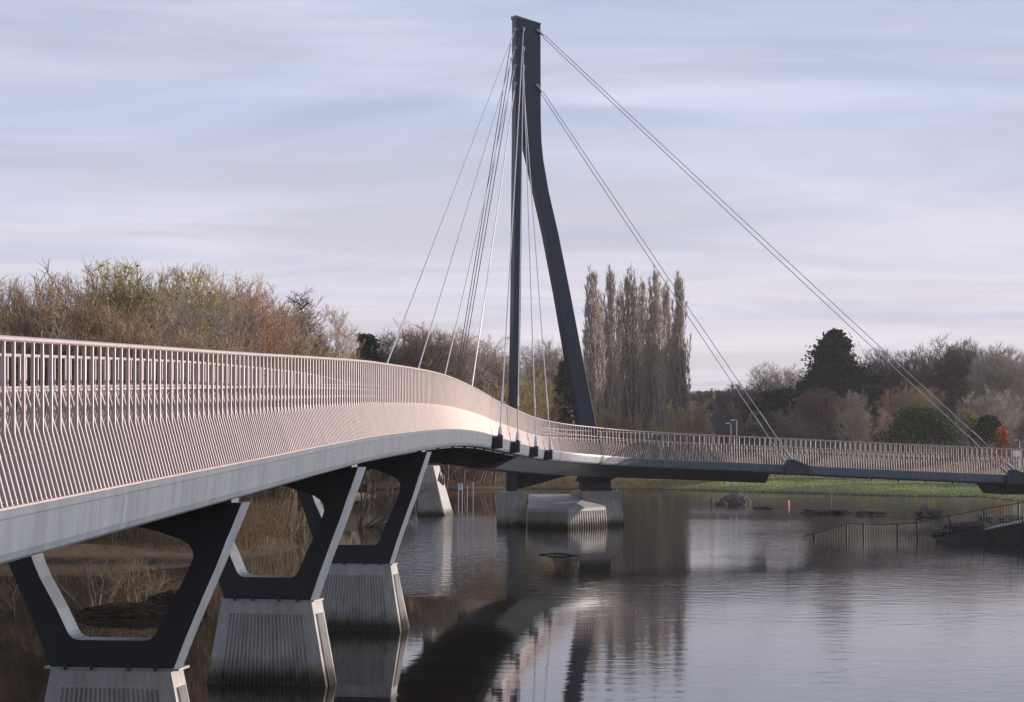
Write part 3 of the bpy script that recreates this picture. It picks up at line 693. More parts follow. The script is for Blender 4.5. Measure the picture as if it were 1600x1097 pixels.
def colonize(H, lobes, trunks, n, seed, steep=0.0, twn=6, twl=0.055, outb=.8):
    """branches reach out from the trunks to points spread through the lobes (cx, cy, cz, rx, ry, rz)"""
    rng = np.random.default_rng(seed); lb = np.array(lobes); vol = (lb[:, 3] * lb[:, 4] * lb[:, 5]) ** .8; vol /= vol.sum()
    pts = []
    while len(pts) < n:
        b = lb[rng.choice(len(lb), p=vol)]; q = rng.normal(size=3); q /= np.linalg.norm(q); r = rng.random() ** (1 / 2.6)
        lump = 1 + .13 * math.sin(q[0] * 5 + b[0] * 9 + seed) * math.sin(q[1] * 4 + seed * 2) + .10 * math.sin(q[2] * 7 + q[0] * 6 + seed * 3)
        p = b[:3] + q * r * b[3:] * lump
        if p[2] > .03: pts.append(p)
    pts = np.array(pts) * H
    nodes = []; par = []; tr = []
    for path in trunks:
        prev = -1
        for p in path:
            nodes.append(np.array(p, dtype=float) * H); par.append(prev); prev = len(nodes) - 1; tr.append(True)
    base = np.array([lb[:, 0].mean(), lb[:, 1].mean(), lb[:, 2].min() * .5]) * H
    order = np.argsort(np.linalg.norm((pts - base) * np.array([1, 1, .8 if not steep else .5]), axis=1)); A = np.zeros((len(nodes) + 3 * n, 3)); A[:len(nodes)] = nodes; cnt = len(nodes); tips = []
    for t in pts[order]:
        d = t - A[:cnt]; hd = np.hypot(d[:, 0], d[:, 1]); dz = d[:, 2]
        cost = np.sqrt(hd ** 2 * (1 + steep) + dz ** 2 / (1 + steep)) + np.maximum(0, hd * (.35 + steep) - dz) * (.9 + steep)
        i = int(np.argmin(cost)); p0 = A[i]; v = t - p0; Ln = np.linalg.norm(v)
        m1 = p0 + v * .38 + rng.normal(size=3) * Ln * .06 - np.array([0, 0, Ln * .03]); m2 = p0 + v * .72 + rng.normal(size=3) * Ln * .05
        for q in (m1, m2, t):
            A[cnt] = q; par.append(i); i = cnt; cnt += 1
        tips.append(i)
    A = A[:cnt]; par = np.array(par); w = np.zeros(cnt)
    ch = np.bincount(par[par >= 0], minlength=cnt); w[ch == 0] = 1
    for i in range(cnt - 1, -1, -1):
        if par[i] >= 0: w[par[i]] += w[i]
    rad = .00095 * H * np.maximum(w, 1) ** .46
    big, fine = [], []
    for i in range(cnt):
        p = par[i]
        if p < 0: continue
        (big if w[i] > 26 else fine).append((*A[p], *A[i], min(rad[p], rad[i] * 1.5), rad[i]))
    ctr = np.array([lb[:, 0].mean(), lb[:, 1].mean(), lb[:, 2].mean() * .75]) * H
    for i in tips:
        dirp = A[i] - A[par[i]]; dirp /= max(np.linalg.norm(dirp), 1e-6); o = A[i] - ctr; o /= np.linalg.norm(o)
        for k in range(twn):
            d = dirp * .6 + o * outb * .6 + rng.normal(size=3) * .5 + np.array([0, 0, .25 + steep * .5]); d /= np.linalg.norm(d); l_ = H * twl * rng.uniform(.6, 1.4)
            f = rng.uniform(0, .9); bp = A[i] * (1 - f) + A[par[i]] * f; e = bp + d * l_
            fine.append((*bp, *e, .0010 * H, .0005 * H))
            d2 = d + rng.normal(size=3) * .5; d2 /= np.linalg.norm(d2); bp2 = bp + d * l_ * rng.uniform(.3, .8); fine.append((*bp2, *(bp2 + d2 * l_ * .6), .0008 * H, .0004 * H))
    return [big, [], fine, [], []]
def minr(a, m):
    a = np.array(a); a[:, 6:8] = np.maximum(a[:, 6:8], m); return a
PROTO = {}
def tree_meshes(kind, seed, twigmat, barkmat, tw):
    key = (kind, seed % 100, tw)
    if key not in PROTO:
        sg = proto(kind, seed); cut = 2
        tr = [s for l in sg[:cut] for s in l]; cr = [s for l in sg[cut:] for s in l]
        tip = max(max(s[2], s[5]) for l in sg for s in l)
        PROTO[key] = (seg_mesh('trunk', minr(tr, tw * 1.3), barkmat, 5), seg_mesh('crown', minr(cr, tw), twigmat, 3), tip, np.array(cr))
    return PROTO[key]
def tree(name, kind, seed, x, ytop, Y, label, cat='tree', twigmat='twig_brown', barkmat='bark', tw=0.010, width=1.0, rz=None, group='trees along the river', leaves=None, lean=0.0):
    X = (x - 800) / F * Y; z0 = ground_z(X, Y) - 0.1; z0 = max(z0, -0.5)
    H = (HOR - ytop) / F * Y + EYE - z0
    trm, crm, tip, cr = tree_meshes(kind, seed, twigmat, barkmat, tw)
    k = H / tip
    root = empty(name, (X, Y, z0), random.uniform(0, 6.28) if rz is None else rz); root.scale = (k * width, k * width, k)
    root.rotation_euler.y = lean
    tag(root, label, cat, group)
    for nm_, me_, mt_ in (('trunk', trm, barkmat), ('crown', crm, twigmat)):
        o = link(bpy.data.objects.new(nm_, me_), root); o.material_slots[0].link = 'OBJECT'; o.material_slots[0].material = MATS[mt_]
    if leaves:
        mat, n, size = leaves; rng = np.random.default_rng(seed + n)
        pk = ('lf', kind, seed, mat, n, size)
        if pk not in PROTO:
            ids = rng.integers(0, len(cr), n); t = rng.random((n, 1)); pos = cr[ids, :3] * (1 - t) + cr[ids, 3:6] * t + rng.normal(size=(n, 3)) * .06
            PROTO[pk] = leaf_mesh('foliage', pos, size, mat, rng)
        link(bpy.data.objects.new('foliage', PROTO[pk]), root)
    return root
def evergreen(name, shape, seed, x, ytop, Y, wpx, label, cat='tree', mat='leaf_dark', n=9000, size=0.26, group='trees along the river', low=0.0, nclump=70):
    rng = np.random.default_rng(seed); X = (x - 800) / F * Y; z0 = max(ground_z(X, Y) - .1, -.4)
    H = (HOR - ytop) / F * Y + EYE - z0; Wd = wpx / F * Y / 2
    root = tag(empty(name, (X, Y, z0), 0), label, cat, group)
    segs = []; pos = []
    for c in range(nclump):
        if shape == 'cone': t = rng.random() ** 0.8; rad = Wd * (1 - t) ** .56 * (0.85 + .3 * rng.random())
        elif shape == 'dome': t = rng.random() ** .75; rad = Wd * math.sqrt(max(0.03, 1 - t * t)) * (.75 + .35 * rng.random())
        elif shape == 'tier': t = (int(rng.random() * 6) + .8) / 6.6 + rng.normal() * .02; t = min(max(t, .08), 1); rad = Wd * (1.08 - t) ** .55 * (.6 + .5 * rng.random())
        an = rng.uniform(0, 6.28); rr = rad * rng.random() ** .35
        cz = H * (low + (0.97 - low) * t); cp = np.array([math.cos(an) * rr, math.sin(an) * rr, cz])
        cs = min(max(.35, Wd * rng.uniform(.16, .30)), rad * .45 + .25); m_ = int(n / nclump)
        g = rng.normal(size=(m_, 3)) * cs * np.array([.55, .55, .40 if shape != 'tier' else .18]); pos.append(cp + g)
        segs.append((0, 0, max(0.1, cz - rr * .4), *cp, .05 * H / 12, .02))
    segs.append((0, 0, 0, 0, 0, H * .95, .03 * H, .02)); pos = np.concatenate(pos); pos[:, 2] = np.clip(pos[:, 2], 0.05, H * 1.02)
    link(bpy.data.objects.new('trunk', seg_mesh('trunk', segs, 'bark', 5)), root)
    link(bpy.data.objects.new('crown', leaf_mesh('crown', pos, size, mat, rng)), root)
    return root

# left bank wood, front to back
LT = [
 ('bare_tree', 'sapling', 11, 22, 398, 86, 'wispy bare grey tree at the left edge, tall thin tips against the sky', 'twig_grey', 1.5, None),
 ('bare_tree', 'willow', 12, 70, 432, 86, 'reddish brown bare tree right of the wispy grey one at the left edge', 'twig_brown', 1.1, None),
 ('willow_tree', 'willow', 13, 128, 420, 88, 'tall brown thicket willow left of the two yellow-topped willows', 'twig_brown', 1.15, None),
 ('willow_tree', 'willow', 14, 183, 400, 98, 'willow with yellow-green leaf tips, left one of the two yellow-topped willows', 'twig_olive', 1.2, ('leaf_tan', 2600, .07)),
 ('willow_tree', 'round', 15, 240, 397, 96, 'highest willow of the left wood, right one of the two yellow-topped willows', 'twig_olive', 1.0, ('leaf_tan', 2200, .07)),
 ('bare_tree', 'willow', 16, 292, 418, 92, 'pale-stemmed bare tree with forking trunks right of the yellow-topped willows', 'twig_grey', 1.0, None),
 ('bare_tree', 'round', 17, 345, 424, 108, 'rust-red twigged round tree in the middle of the left wood', 'twig_red', 1.0, ('leaf_copper', 500, .05)),
 ('bare_tree', 'round', 18, 388, 442, 112, 'smaller rust-red twigged tree at the right shoulder of the round rust-red one', 'twig_red', .95, ('leaf_copper', 400, .05)),
 ('bare_tree', 'sapling', 19, 425, 455, 122, 'slim leaning bare tree between the rust-red trees and the dark cone-shaped tree', 'twig_grey', 1.3, None),
 ('larch_tree', 'conical', 20, 471, 443, 126, 'dark bare cone-shaped larch standing alone against the sky behind the parapet', 'twig_dark', 1.0, None),
 ('bare_tree', 'willow', 21, 438, 512, 128, 'low brown bare tree just left of the cone-shaped larch', 'twig_brown', 1.1, None),
 ('ochre_bush', 'thicket', 22, 500, 527, 138, 'ochre twiggy shrub at the foot of the cone-shaped larch', 'twig_olive', 1.0, ('leaf_tan', 2500, .08)),
 ('bare_tree', 'sapling', 23, 534, 478, 172, 'thin bare saplings right of the cone-shaped larch, sky showing through', 'twig_grey', 1.5, None),
 ('bare_tree', 'round', 24, 625, 502, 192, 'grey bare tree directly right of the dark evergreen behind the parapet crest', 'twig_dark', 1.1, None),
 ('bare_tree', 'round', 25, 682, 510, 200, 'bare tree crossed by the three dark parallel back-stay cables', 'twig_grey', 1.1, None),
 ('bare_tree', 'round', 26, 728, 530, 204, 'low round bare tree between the back-stay cables and the gap in the treeline', 'twig_dark', 1.0, None),
 ('bare_tree', 'willow', 27, 770, 560, 214, 'olive-brown thicket tree just left of the straight mast leg', 'twig_olive', 1.5, None),
 ('bare_tree', 'round', 28, 842, 522, 236, 'bare tree with open grey branches seen between the two mast legs', 'twig_grey', 1.05, None),
 ('bare_tree', 'thicket', 29, 822, 580, 225, 'low brown thicket at the foot of the tree between the mast legs', 'twig_brown', 1.6, None),
 ('bare_tree', 'willow', 31, 15, 470, 84, 'dense brown thicket nearest the left edge, close behind the parapet', 'twig_brown', 1.2, None),
 ('bare_tree', 'thicket', 32, 105, 478, 83, 'brown thicket of upright stems low behind the parapet, under the tall thicket willow', 'twig_brown', 1.5, None),
 ('bare_tree', 'thicket', 33, 205, 480, 85, 'pale upright stems low behind the parapet, under the yellow-topped willows', 'twig_grey', 1.6, None),
 ('bare_tree', 'willow', 34, 262, 470, 84, 'dark-trunked bare tree whose trunks fork just above the parapet rail', 'twig_brown', 1.3, None),
 ('bare_tree', 'thicket', 35, 325, 492, 94, 'reddish thicket low behind the parapet, under the rust-red round tree', 'twig_red', 1.7, None),
 ('bare_tree', 'thicket', 36, 400, 506, 104, 'straw-brown thicket low behind the parapet, left of the low brown tree', 'twig_olive', 1.7, None),
 ('bare_tree', 'thicket', 37, 590, 560, 182, 'brown thicket low in front of the dark evergreen behind the parapet crest', 'twig_brown', 1.6, None),
 ('bare_tree', 'thicket', 38, 655, 566, 186, 'grey thicket low between the grey bare tree and the back-stay cables', 'twig_dark', 2.0, None),
 ('bare_tree', 'thicket', 39, 720, 580, 190, 'brown thicket low under the round bare tree right of the back-stay cables', 'twig_brown', 2.2, None),
]
for nm, kd, sd, x, yt, Y, lb, tm, wd, lv in LT:
    tree(nm, kd, 100 + sd % 5 if kd != 'conical' else 20, x, yt, Y, lb, 'shrub' if 'bush' in nm else 'tree', tm, 'twig_under' if kd == 'thicket' else 'bark' if sd % 3 else 'bark_pale', 0.007 if Y < 130 else 0.006, wd, leaves=lv, group='trees of the left-bank wood')
evergreen('evergreen_tree', 'dome', 5, 572, 512, 186, 74, 'dark green evergreen tree among bare trees behind the crest of the parapet', mat='leaf_green', n=9000, size=.22)
evergreen('evergreen_tree', 'dome', 6, 885, 566, 228, 60, 'dark evergreen tree partly behind the bent mast leg', mat='leaf_green', n=8000, size=.25)
# poplar row
for i, (x, yt, wd, lb) in enumerate(((925, 412, 1.0, 'first tall bare poplar of the row, nearest the bent mast leg'), (953, 410, .9, 'second tall bare poplar of the row, gap on its left'), (985, 408, 1.05, 'tallest bare poplar, in the middle of the poplar row'),
                                 (1023, 411, .95, 'fourth tall bare poplar, left of the poplar crossed by the cables'), (1060, 420, 1.0, 'rightmost tall bare poplar of the row, crossed by two stay cables'), (970, 432, .7, 'slim shorter poplar between the second and the tallest poplar'), (1004, 428, .8, 'slim poplar just right of the tallest poplar of the row'), (1041, 434, .75, 'slim shorter poplar left of the rightmost poplar'), (937, 446, .7, 'slim shorter poplar between the first and second poplars'))):
    tree('poplar_tree', 'poplar', 301 + i % 3, x, yt, 262 + 3 * i, lb, 'tree', 'twig_poplar', 'bark', 0.0036, wd * 1.12, group='row of poplars')
for i, (x, yt, lb) in enumerate(((935, 618, 'straw-coloured thicket at the foot of the first poplar'), (972, 640, 'straw-coloured thicket at the foot of the middle poplars'), (1010, 645, 'brown thicket at the foot of the fourth poplar'), (1078, 618, 'brown thicket at the foot of the rightmost poplar'), (1045, 648, 'low dark thicket between the last two poplars'))):
    tree('bare_tree', 'thicket', 103 + i % 2, x, yt, 255, lb, 'tree', 'twig_olive' if i % 2 == 0 else 'twig_brown', 'bark', 0.010, 1.1, group='thickets under the poplars')
# right bank
RT = [
 ('bare_tree', 'round', 1, 1165, 592, 330, 'small bare tree with bent branches on the skyline left of the dark cedar', 'twig_dark', 1.0, None),
 ('bare_tree', 'round', 2, 1222, 562, 320, 'bare round tree on the skyline between the dark cedar and the tall evergreen', 'twig_grey', 1.1, None),
 ('copper_tree', 'round', 3, 1283, 600, 262, 'copper-leaved round tree below the tall dark evergreen', 'twig_dark', .9, ('leaf_copper', 5000, .12)),
 ('bare_tree', 'sapling', 4, 1337, 606, 222, 'pale bare sapling with spreading silvery branches right of the tall evergreen', 'twig_grey', 1.3, None),
 ('bare_tree', 'round', 0, 1398, 540, 300, 'bare tree crossed by the upper pair of stay cables', 'twig_dark', 1.1, None),
 ('bare_tree', 'round', 1, 1482, 516, 290, 'broad dense-domed bare tree, the biggest crown on the right bank', 'twig_dark', 1.15, None),
 ('bare_tree', 'round', 2, 1535, 526, 300, 'bare crown adjoining the biggest dome on its right', 'twig_dark', 1.05, None),
 ('bare_tree', 'round', 3, 1585, 535, 280, 'pale-branched bare tree at the right edge of the photo', 'twig_grey', 1.1, None),
 ('bare_tree', 'willow', 4, 1425, 590, 258, 'brown bushy bare tree below the biggest dome, behind the dark green shrub', 'twig_brown', 1.5, None),
 ('bare_tree', 'thicket', 0, 1375, 630, 245, 'reddish thicket left of the broad dark green shrub', 'twig_red', 1.8, None),
 ('bare_tree', 'willow', 1, 1545, 600, 262, 'grey bare tree behind the small orange tree at the right', 'twig_grey', 1.4, None),
 ('bare_tree', 'thicket', 2, 1595, 640, 235, 'dark thicket at the right edge behind the street lamp', 'twig_dark', 2.0, None),
 ('bare_tree', 'thicket', 3, 1215, 640, 250, 'dark thicket right of the two street lamps', 'twig_dark', 2.4, None),
 ('bare_tree', 'thicket', 1, 1255, 628, 240, 'dark brown thicket under the copper-leaved tree', 'twig_dark', 2.2, None),
 ('bare_tree', 'willow', 0, 1082, 640, 268, 'brown thicket tree left of the brick house', 'twig_brown', 1.2, None),
 ('bare_tree', 'willow', 2, 1150, 628, 300, 'grey-brown tree behind the street lamps', 'twig_dark', 1.4, None),
]
for nm, kd, sd, x, yt, Y, lb, tm, wd, lv in RT:
    tree(nm, kd, 100 + sd, x, yt, Y, lb, 'tree', tm, 'bark', 0.0065, wd, leaves=lv, group='trees of the right bank')
evergreen('evergreen_tree', 'cone', 15, 1303, 512, 282, 138, 'tall dark cone-crowned evergreen, the highest tree of the right bank', n=42000, size=.25, nclump=190)
evergreen('cedar_tree', 'tier', 16, 1222, 598, 275, 120, 'dark flat-topped cedar left of the tall evergreen', n=22000, size=.26, nclump=90)
evergreen('cedar_tree', 'tier', 17, 1358, 570, 292, 80, 'dark cedar at the right shoulder of the tall evergreen', n=14000, size=.26, nclump=60)
evergreen('evergreen_shrub', 'dome', 18, 1440, 640, 238, 130, 'broad dark green shrub under the upper pair of cables', 'shrub', 'leaf_green', n=14000, size=.24, nclump=90)
evergreen('yellow_shrub', 'dome', 19, 1518, 640, 244, 20, 'small yellow-leaved tree right of the broad dark green shrub', 'shrub', 'leaf_yellow', n=900, size=.22, nclump=16, low=.5)
evergreen('evergreen_shrub', 'dome', 20, 1545, 652, 240, 60, 'dark green shrub behind the small orange tree', 'shrub', 'leaf_dark', n=7000, size=.26)
evergreen('orange_tree', 'cone', 21, 1565, 664, 205, 30, 'small bright orange-leaved tree behind the parapet at the right', 'tree', 'leaf_orange', n=1500, size=.16, nclump=26, low=.15)

# masses: woodland behind, undergrowth, reeds
def mass(name, items, mat, sides=3):
    allq = []
    for kind, seed, X, Y, z, k, wd, mr in items:
        key = ('raw', kind, seed)
        if key not in PROTO:
            sg = proto(kind, seed); PROTO[key] = np.array([s for l in sg for s in l])
        s = PROTO[key].copy(); an = RNG.uniform(0, 6.28); ca, sa = math.cos(an), math.sin(an)
        for o in (0, 3):
            x, y = s[:, o].copy(), s[:, o + 1].copy(); s[:, o] = (x * ca - y * sa) * k * wd + X; s[:, o + 1] = (x * sa + y * ca) * k * wd + Y; s[:, o + 2] = s[:, o + 2] * k + z
        s[:, 6:8] = np.maximum(s[:, 6:8] * k, mr); allq.append(s)
    return tag(link(bpy.data.objects.new(name, seg_mesh(name, np.concatenate(allq), mat, sides))), kind='stuff')
it = []
for k in range(26):
    x = random.uniform(-60, 760); Y = random.uniform(112, 150) if x < 470 else random.uniform(205, 235); X = (x - 800) / F * Y
    yt = 470 + 60 * random.random() + (50 if x > 470 else 0); H = (HOR - yt) / F * Y + EYE
    it.append((random.choice(['thicket', 'willow']), 101 + k % 3, X, Y, 0.2, H / 10, 1.5, 0.016))
tag(mass('woodland', it, 'twig_brown'), 'dense brown bare woodland standing behind the individual trees of the left bank', 'woodland')
it = []
for k in range(40):
    x = random.uniform(1080, 1700); Y = random.uniform(300, 370); X = (x - 800) / F * Y
    yt = 600 + 40 * random.random() - (30 if x > 1380 else 0); z = ground_z(X, Y); H = (HOR - yt) / F * Y + EYE - z
    it.append((random.choice(['thicket', 'willow', 'round']), 101 + k % 3, X, Y, z, H / 10, 1.6, 0.03))
for k in range(16):
    x = random.uniform(1050, 1240); Y = random.uniform(390, 480); X = (x - 800) / F * Y; z = ground_z(X, Y)
    it.append((random.choice(['willow', 'round']), 101 + k % 3, X, Y, z, ((HOR - random.uniform(608, 628)) / F * Y + EYE - z) / 10, 1.5, 0.03))
tag(mass('distant_woodland', it, 'twig_dark'), 'hazy dark woodland on the rising ground beyond the right bank', 'woodland')

def sticks(name, n, fn, mat, hmin, hmax, r, lean=.25, seed=1, label=None, cat=None, branch=3):
    rng = np.random.default_rng(seed); rows = []
    for i in range(n):
        X, Y = fn(rng); z = ground_z(X, Y)
        if name == 'undergrowth' and z < .05: continue
        z = max(z, -0.3); h = rng.uniform(hmin, hmax); d = np.array([rng.normal() * lean, rng.normal() * lean, 1]); d /= np.linalg.norm(d)
        p = np.array([X, Y, z]); m = p + d * h * .5; d2 = d + rng.normal(size=3) * .15; e = m + d2 * h * .5
        rows.append((*p, *m, r, r * .8)); rows.append((*m, *e, r * .8, r * .3))
        for b in range(branch):
            t = rng.uniform(.25, .9); bp = p + (e - p) * t; bd = d + rng.normal(size=3) * .55; rows.append((*bp, *(bp + bd * h * .3), r * .6, r * .25))
    o = link(bpy.data.objects.new(name, seg_mesh(name, rows, mat, 3))); return tag(o, label, cat, kind='stuff')
def band(x0, x1, y0, y1):
    def f(rng):
        Y = rng.uniform(y0, y1); x = rng.uniform(x0, x1); return (x - 800) / F * Y, Y
    return f
sticks('undergrowth', 7000, band(-60, 490, 74, 128), 'twig_under', .8, 3.4, .012, .22, 2, 'tangle of brown undergrowth along the left bank beneath the bridge', 'undergrowth')
sticks('undergrowth', 3200, band(-60, 400, 75, 88), 'twig_under', .5, 2.0, .010, .25, 9, 'low brown brush at the water edge of the left bank', 'undergrowth')
sticks('reeds', 260, band(330, 500, 58, 80), 'twig_straw', .4, 1.5, .0055, .10, 3, 'straw-coloured reeds standing in the flood water behind the piers', 'reeds', 1)
sticks('bank_scrub', 5000, band(480, 780, 192, 230), 'twig_dark', .8, 2.6, .02, .3, 4, 'dark scrub along the far bank behind the piers', 'undergrowth')
sticks('bank_scrub', 6500, band(1060, 1650, 218, 262), 'twig_dark', .8, 3.0, .026, .3, 5, 'dark scrub along the far edge of the green field', 'undergrowth')
sticks('dry_weeds', 4200, band(640, 1200, 192, 226), 'twig_straw', .2, .7, .014, .3, 6, 'dry tan weeds on the far bank', 'weeds', 1)
sticks('dry_weeds', 3000, band(1180, 1660, 196, 224), 'leaf_copper', .2, .8, .016, .3, 7, 'reddish dry weeds across the far field behind the parapet', 'weeds', 1)

def bush(x, ybase, hpx, label, mat, seed, Y=None, wd=1.0, tw=.012):
    Y = Y or EYE * F / (ybase - HOR); X = (x - 800) / F * Y; H = hpx / F * Y
    trm, crm, tip, cr = tree_meshes('bush', seed, mat, mat, tw); k = H / tip
    root = tag(empty('bare_bush', (X, Y, max(ground_z(X, Y) - .05, -.1)), seed), label, 'bush', 'bushes at the water under the bridge'); root.scale = (k * wd, k * wd, k)
    for nm_, me_ in (('stem', trm), ('twigs', crm)):
        o = link(bpy.data.objects.new(nm_, me_), root); o.material_slots[0].link = 'OBJECT'; o.material_slots[0].material = MATS[mat]
bush(222, 945, 105, 'pale twiggy bush framed by the nearest V-shaped support', 'twig_straw', 401, 54, 1.0, .006)
bush(150, 950, 110, 'brown twiggy bush half hidden by the left leg of the nearest support', 'twig_under', 402, 53.5, 1.2, .007)
bush(25, 955, 100, 'brown bush left of the nearest support at the left edge', 'twig_under', 403, 53, 1.4, .007)
bush(285, 948, 60, 'low bush at the right end of the muddy spit', 'twig_under', 402, 53, 1.4, .007)
bush(450, 838, 70, 'pale sprawling bush at the waterline between the second and third supports', 'twig_straw', 401, 94, 1.3, .007)
bush(90, 920, 85, 'straw-coloured bush behind the left leg of the nearest support', 'twig_brown', 403, 80, 1.5)
def blades(name, n, x0, x1, y0, y1, h0, h1, wd, mat, seed, label, zmin=.03):
    rng = np.random.default_rng(seed); Y = rng.uniform(y0, y1, n); X = (rng.uniform(x0, x1, n) - 800) / F * Y
    Z = np.array([ground_z(float(a_), float(b_)) for a_, b_ in zip(X, Y)]); k = Z > zmin; X, Y, Z = X[k], Y[k], Z[k]; n = len(X)
    h = rng.uniform(h0, h1, n) ; an = rng.uniform(0, 6.28, n); dx, dy = np.cos(an) * wd, np.sin(an) * wd; lx, ly = rng.normal(size=n) * h * .3, rng.normal(size=n) * h * .3
    vs = np.stack([np.stack([X - dx, Y - dy, Z - .02], 1), np.stack([X + dx, Y + dy, Z - .02], 1), np.stack([X + lx + dx * .3, Y + ly + dy * .3, Z + h], 1), np.stack([X + lx - dx * .3, Y + ly - dy * .3, Z + h], 1)], 1).reshape(-1, 3)
    return tag(link(bpy.data.objects.new(name, fast_mesh(name, vs, np.arange(n * 4).reshape(-1, 4), mat))), label, 'grass', kind='stuff')
a = NT('grass_blade')
shade_stp = a.noise(1.0, 4, (0.018, 0.10, 0.0), 0.55, 0.5); fi = a.noise(2.0, 4)  # broad stripes: long tree shadows and sun between them put into the blade colour
a.set(Base_Color=a.mix(a.ramp(shade_stp, [(0.44, (0, 0, 0)), (0.58, (1, 1, 1))]), a.ramp(fi, [(.3, (0.07, 0.13, 0.045)), (.7, (0.13, 0.20, 0.07))]), a.ramp(fi, [(.3, (0.42, 0.44, 0.12)), (.7, (0.64, 0.60, 0.24))])), Roughness=0.9)
blades('grass', 90000, 980, 1660, 150, 232, .05, .15, .030, 'grass_blade', 31, 'sunlit green grass of the field on the right bank')
blades('grass', 40000, 640, 1120, 188, 236, .12, .40, .025, 'leaf_tan', 32, 'brown winter grass of the far bank')
# leaning dead tree in the water seen through the third support
rng = np.random.default_rng(8); segs = [[], [], [], [], []]
pr = [dict(n=8, ang=.5, ratio=.5, wig=.05, up=.03, t0=.15, steps=6, tip=.15), dict(n=6, ang=.5, ratio=.45, wig=.1, up=.05, t0=.2, steps=4), dict(n=4, ang=.5, ratio=.5, wig=.12, up=.03, t0=.1, steps=2), dict(n=0, ang=0, ratio=0, wig=.1, up=0, t0=0, steps=2)]
bp = G(562, 824); o0 = np.zeros(3)
for dv, l_ in (((.28, .1, 1), 4.6), ((.12, .0, 1), 4.2), ((.75, .2, .55), 3.2), ((.9, .1, .22), 2.4), ((.42, -.1, .9), 4.0), ((1, .1, .02), 2.2)):
    dv = np.array(dv); grow(segs, o0 + rng.normal(size=3) * .05, dv / np.linalg.norm(dv), l_, .06, 0, pr, rng)
dead = tag(empty('dead_tree', (bp.x, bp.y, -0.05)), 'leaning dark dead tree standing in the water, seen through the third support', 'tree')
link(bpy.data.objects.new('trunk', seg_mesh('trunk', minr([s for l in segs[:1] for s in l], .02), 'twig_dark', 6)), dead)
link(bpy.data.objects.new('branches', seg_mesh('branches', minr([s for l in segs[1:] for s in l], .010), 'twig_dark', 3)), dead)

# ------------------------------------------------------------------ things in and beside the flood
def lump(name, mat, c, sx, sy, sz, seed, label, cat, rough=.28):
    import bmesh
    from mathutils import noise as mn
    bm = bmesh.new(); bmesh.ops.create_icosphere(bm, subdivisions=5, radius=1)
    for v in bm.verts:
        n = mn.fractal(v.co * 1.6 + Vector((seed * 3.1, 0, 0)), 1.0, 2.0, 4) * rough + mn.fractal(v.co * 6 + Vector((seed, 2, 0)), 1.0, 2.0, 3) * rough * .35
        q = v.co * (1 + n); v.co = Vector((q.x * sx, q.y * sy, max(q.z, -0.4) * sz))
    me = bpy.data.meshes.new(name); bm.to_mesh(me); bm.free(); me.materials.append(MATS[mat])
    o = link(bpy.data.objects.new(name, me)); o.location = c; return tag(o, label, cat)
c = G(1149, 788); lump('rubble_mound', 'rubble', (c.x, c.y, 0), 1.15, 0.95, 0.80, 1, 'big dark rubble mound standing in the flood water, right of the poplar reflections', 'rubble', .13)
c = G(1128, 789); lump('rubble_mound', 'rubble', (c.x, c.y, 0), .42, .4, .26, 7, 'small dark lump at the left foot of the big rubble mound', 'rubble')
c = G(1193, 794.5); lump('rubble_mound', 'wet_rubble', (c.x, c.y, 0), .72, .5, .17, 2, 'low dark rubble heap just right of the big mound', 'rubble')
c = G(1292, 802); lump('rubble_bank', 'wet_rubble', (c.x, c.y, 0), 1.7, .8, .26, 3, 'long low rubble bank in the flood, left of the pinkish one', 'rubble', .4)
c = G(1362, 804); lump('rubble_bank', 'rubble', (c.x, c.y, 0), 1.05, .7, .26, 4, 'low pinkish-brown rubble bank at the right end of the long one', 'rubble', .4)
c = G(1450, 808); lump('debris_heap', 'rubble', (c.x, c.y, 0), .75, .5, .5, 5, 'ragged debris heap behind the flooded railing', 'debris', .6)
c = P(1535, 822, 91); lump('rubble_bank', 'wet_rubble', (c.x, 92.6, .35), 1.5, .7, .35, 12, 'dark rubble bank behind the railing above the ramp wall', 'rubble', .4)
c = P(1590, 810, 90); lump('rubble_bank', 'rubble', (c.x, 92.8, .70), 1.3, .7, .40, 13, 'pinkish rubble heap behind the railing at the right edge', 'rubble', .5)
c = P(1500, 806, 95); lump('debris_heap', 'rubble', (c.x, 96.5, .05), 1.1, .6, .28, 14, 'flat debris heap between the ragged heap and the right-hand ramp', 'debris', .6)
c = G(200, 962); lump('mud_spit', 'mud', (c.x, c.y - .1, 0), 1.25, .5, .32, 6, 'dark muddy hump at the waterline framed by the nearest support', 'mud', .25)
c = G(268, 955); lump('mud_spit', 'mud', (c.x + .1, c.y, 0), .75, .45, .55, 9, 'higher dark muddy hump at the right of the nearest support opening', 'mud', .25)
mb = MB(); g0, g1 = G(842, 867), G(906, 869)
mb.tube([g0 + Vector((0, 0, .01)), g0.lerp(g1, .25) + Vector((0, .1, .05)), g0.lerp(g1, .55) + Vector((0, 0, .07)), g1 + Vector((0, 0, -.01))], [.02, .035, .05, .02], 8)
mb.tube([g0.lerp(g1, .45) + Vector((0, 0, .05)), g0.lerp(g1, .38) + Vector((0, .1, .16))], [.03, .012], 6)
tag(mb.build('drift_log', 'log'), 'dark driftwood log floating below the mast base', 'log')
def post(x, ytop, ybase, r, mat, label, name='marker_post', cat='post'):
    g = G(x, ybase); zt = EYE + (HOR - ytop) / F * g.y; m = MB()
    m.tube([(g.x, g.y, -.8), (g.x, g.y, zt - .03), (g.x, g.y, zt)], [r, r, r * .6], 8); return tag(m.build(name, mat), label, cat)
post(1112, 777, 789, .035, 'black_metal', 'thin dark post left of the big rubble mound')
post(1298, 771, 784, .035, 'black_metal', 'thin dark post at the field edge right of the red and white marker')
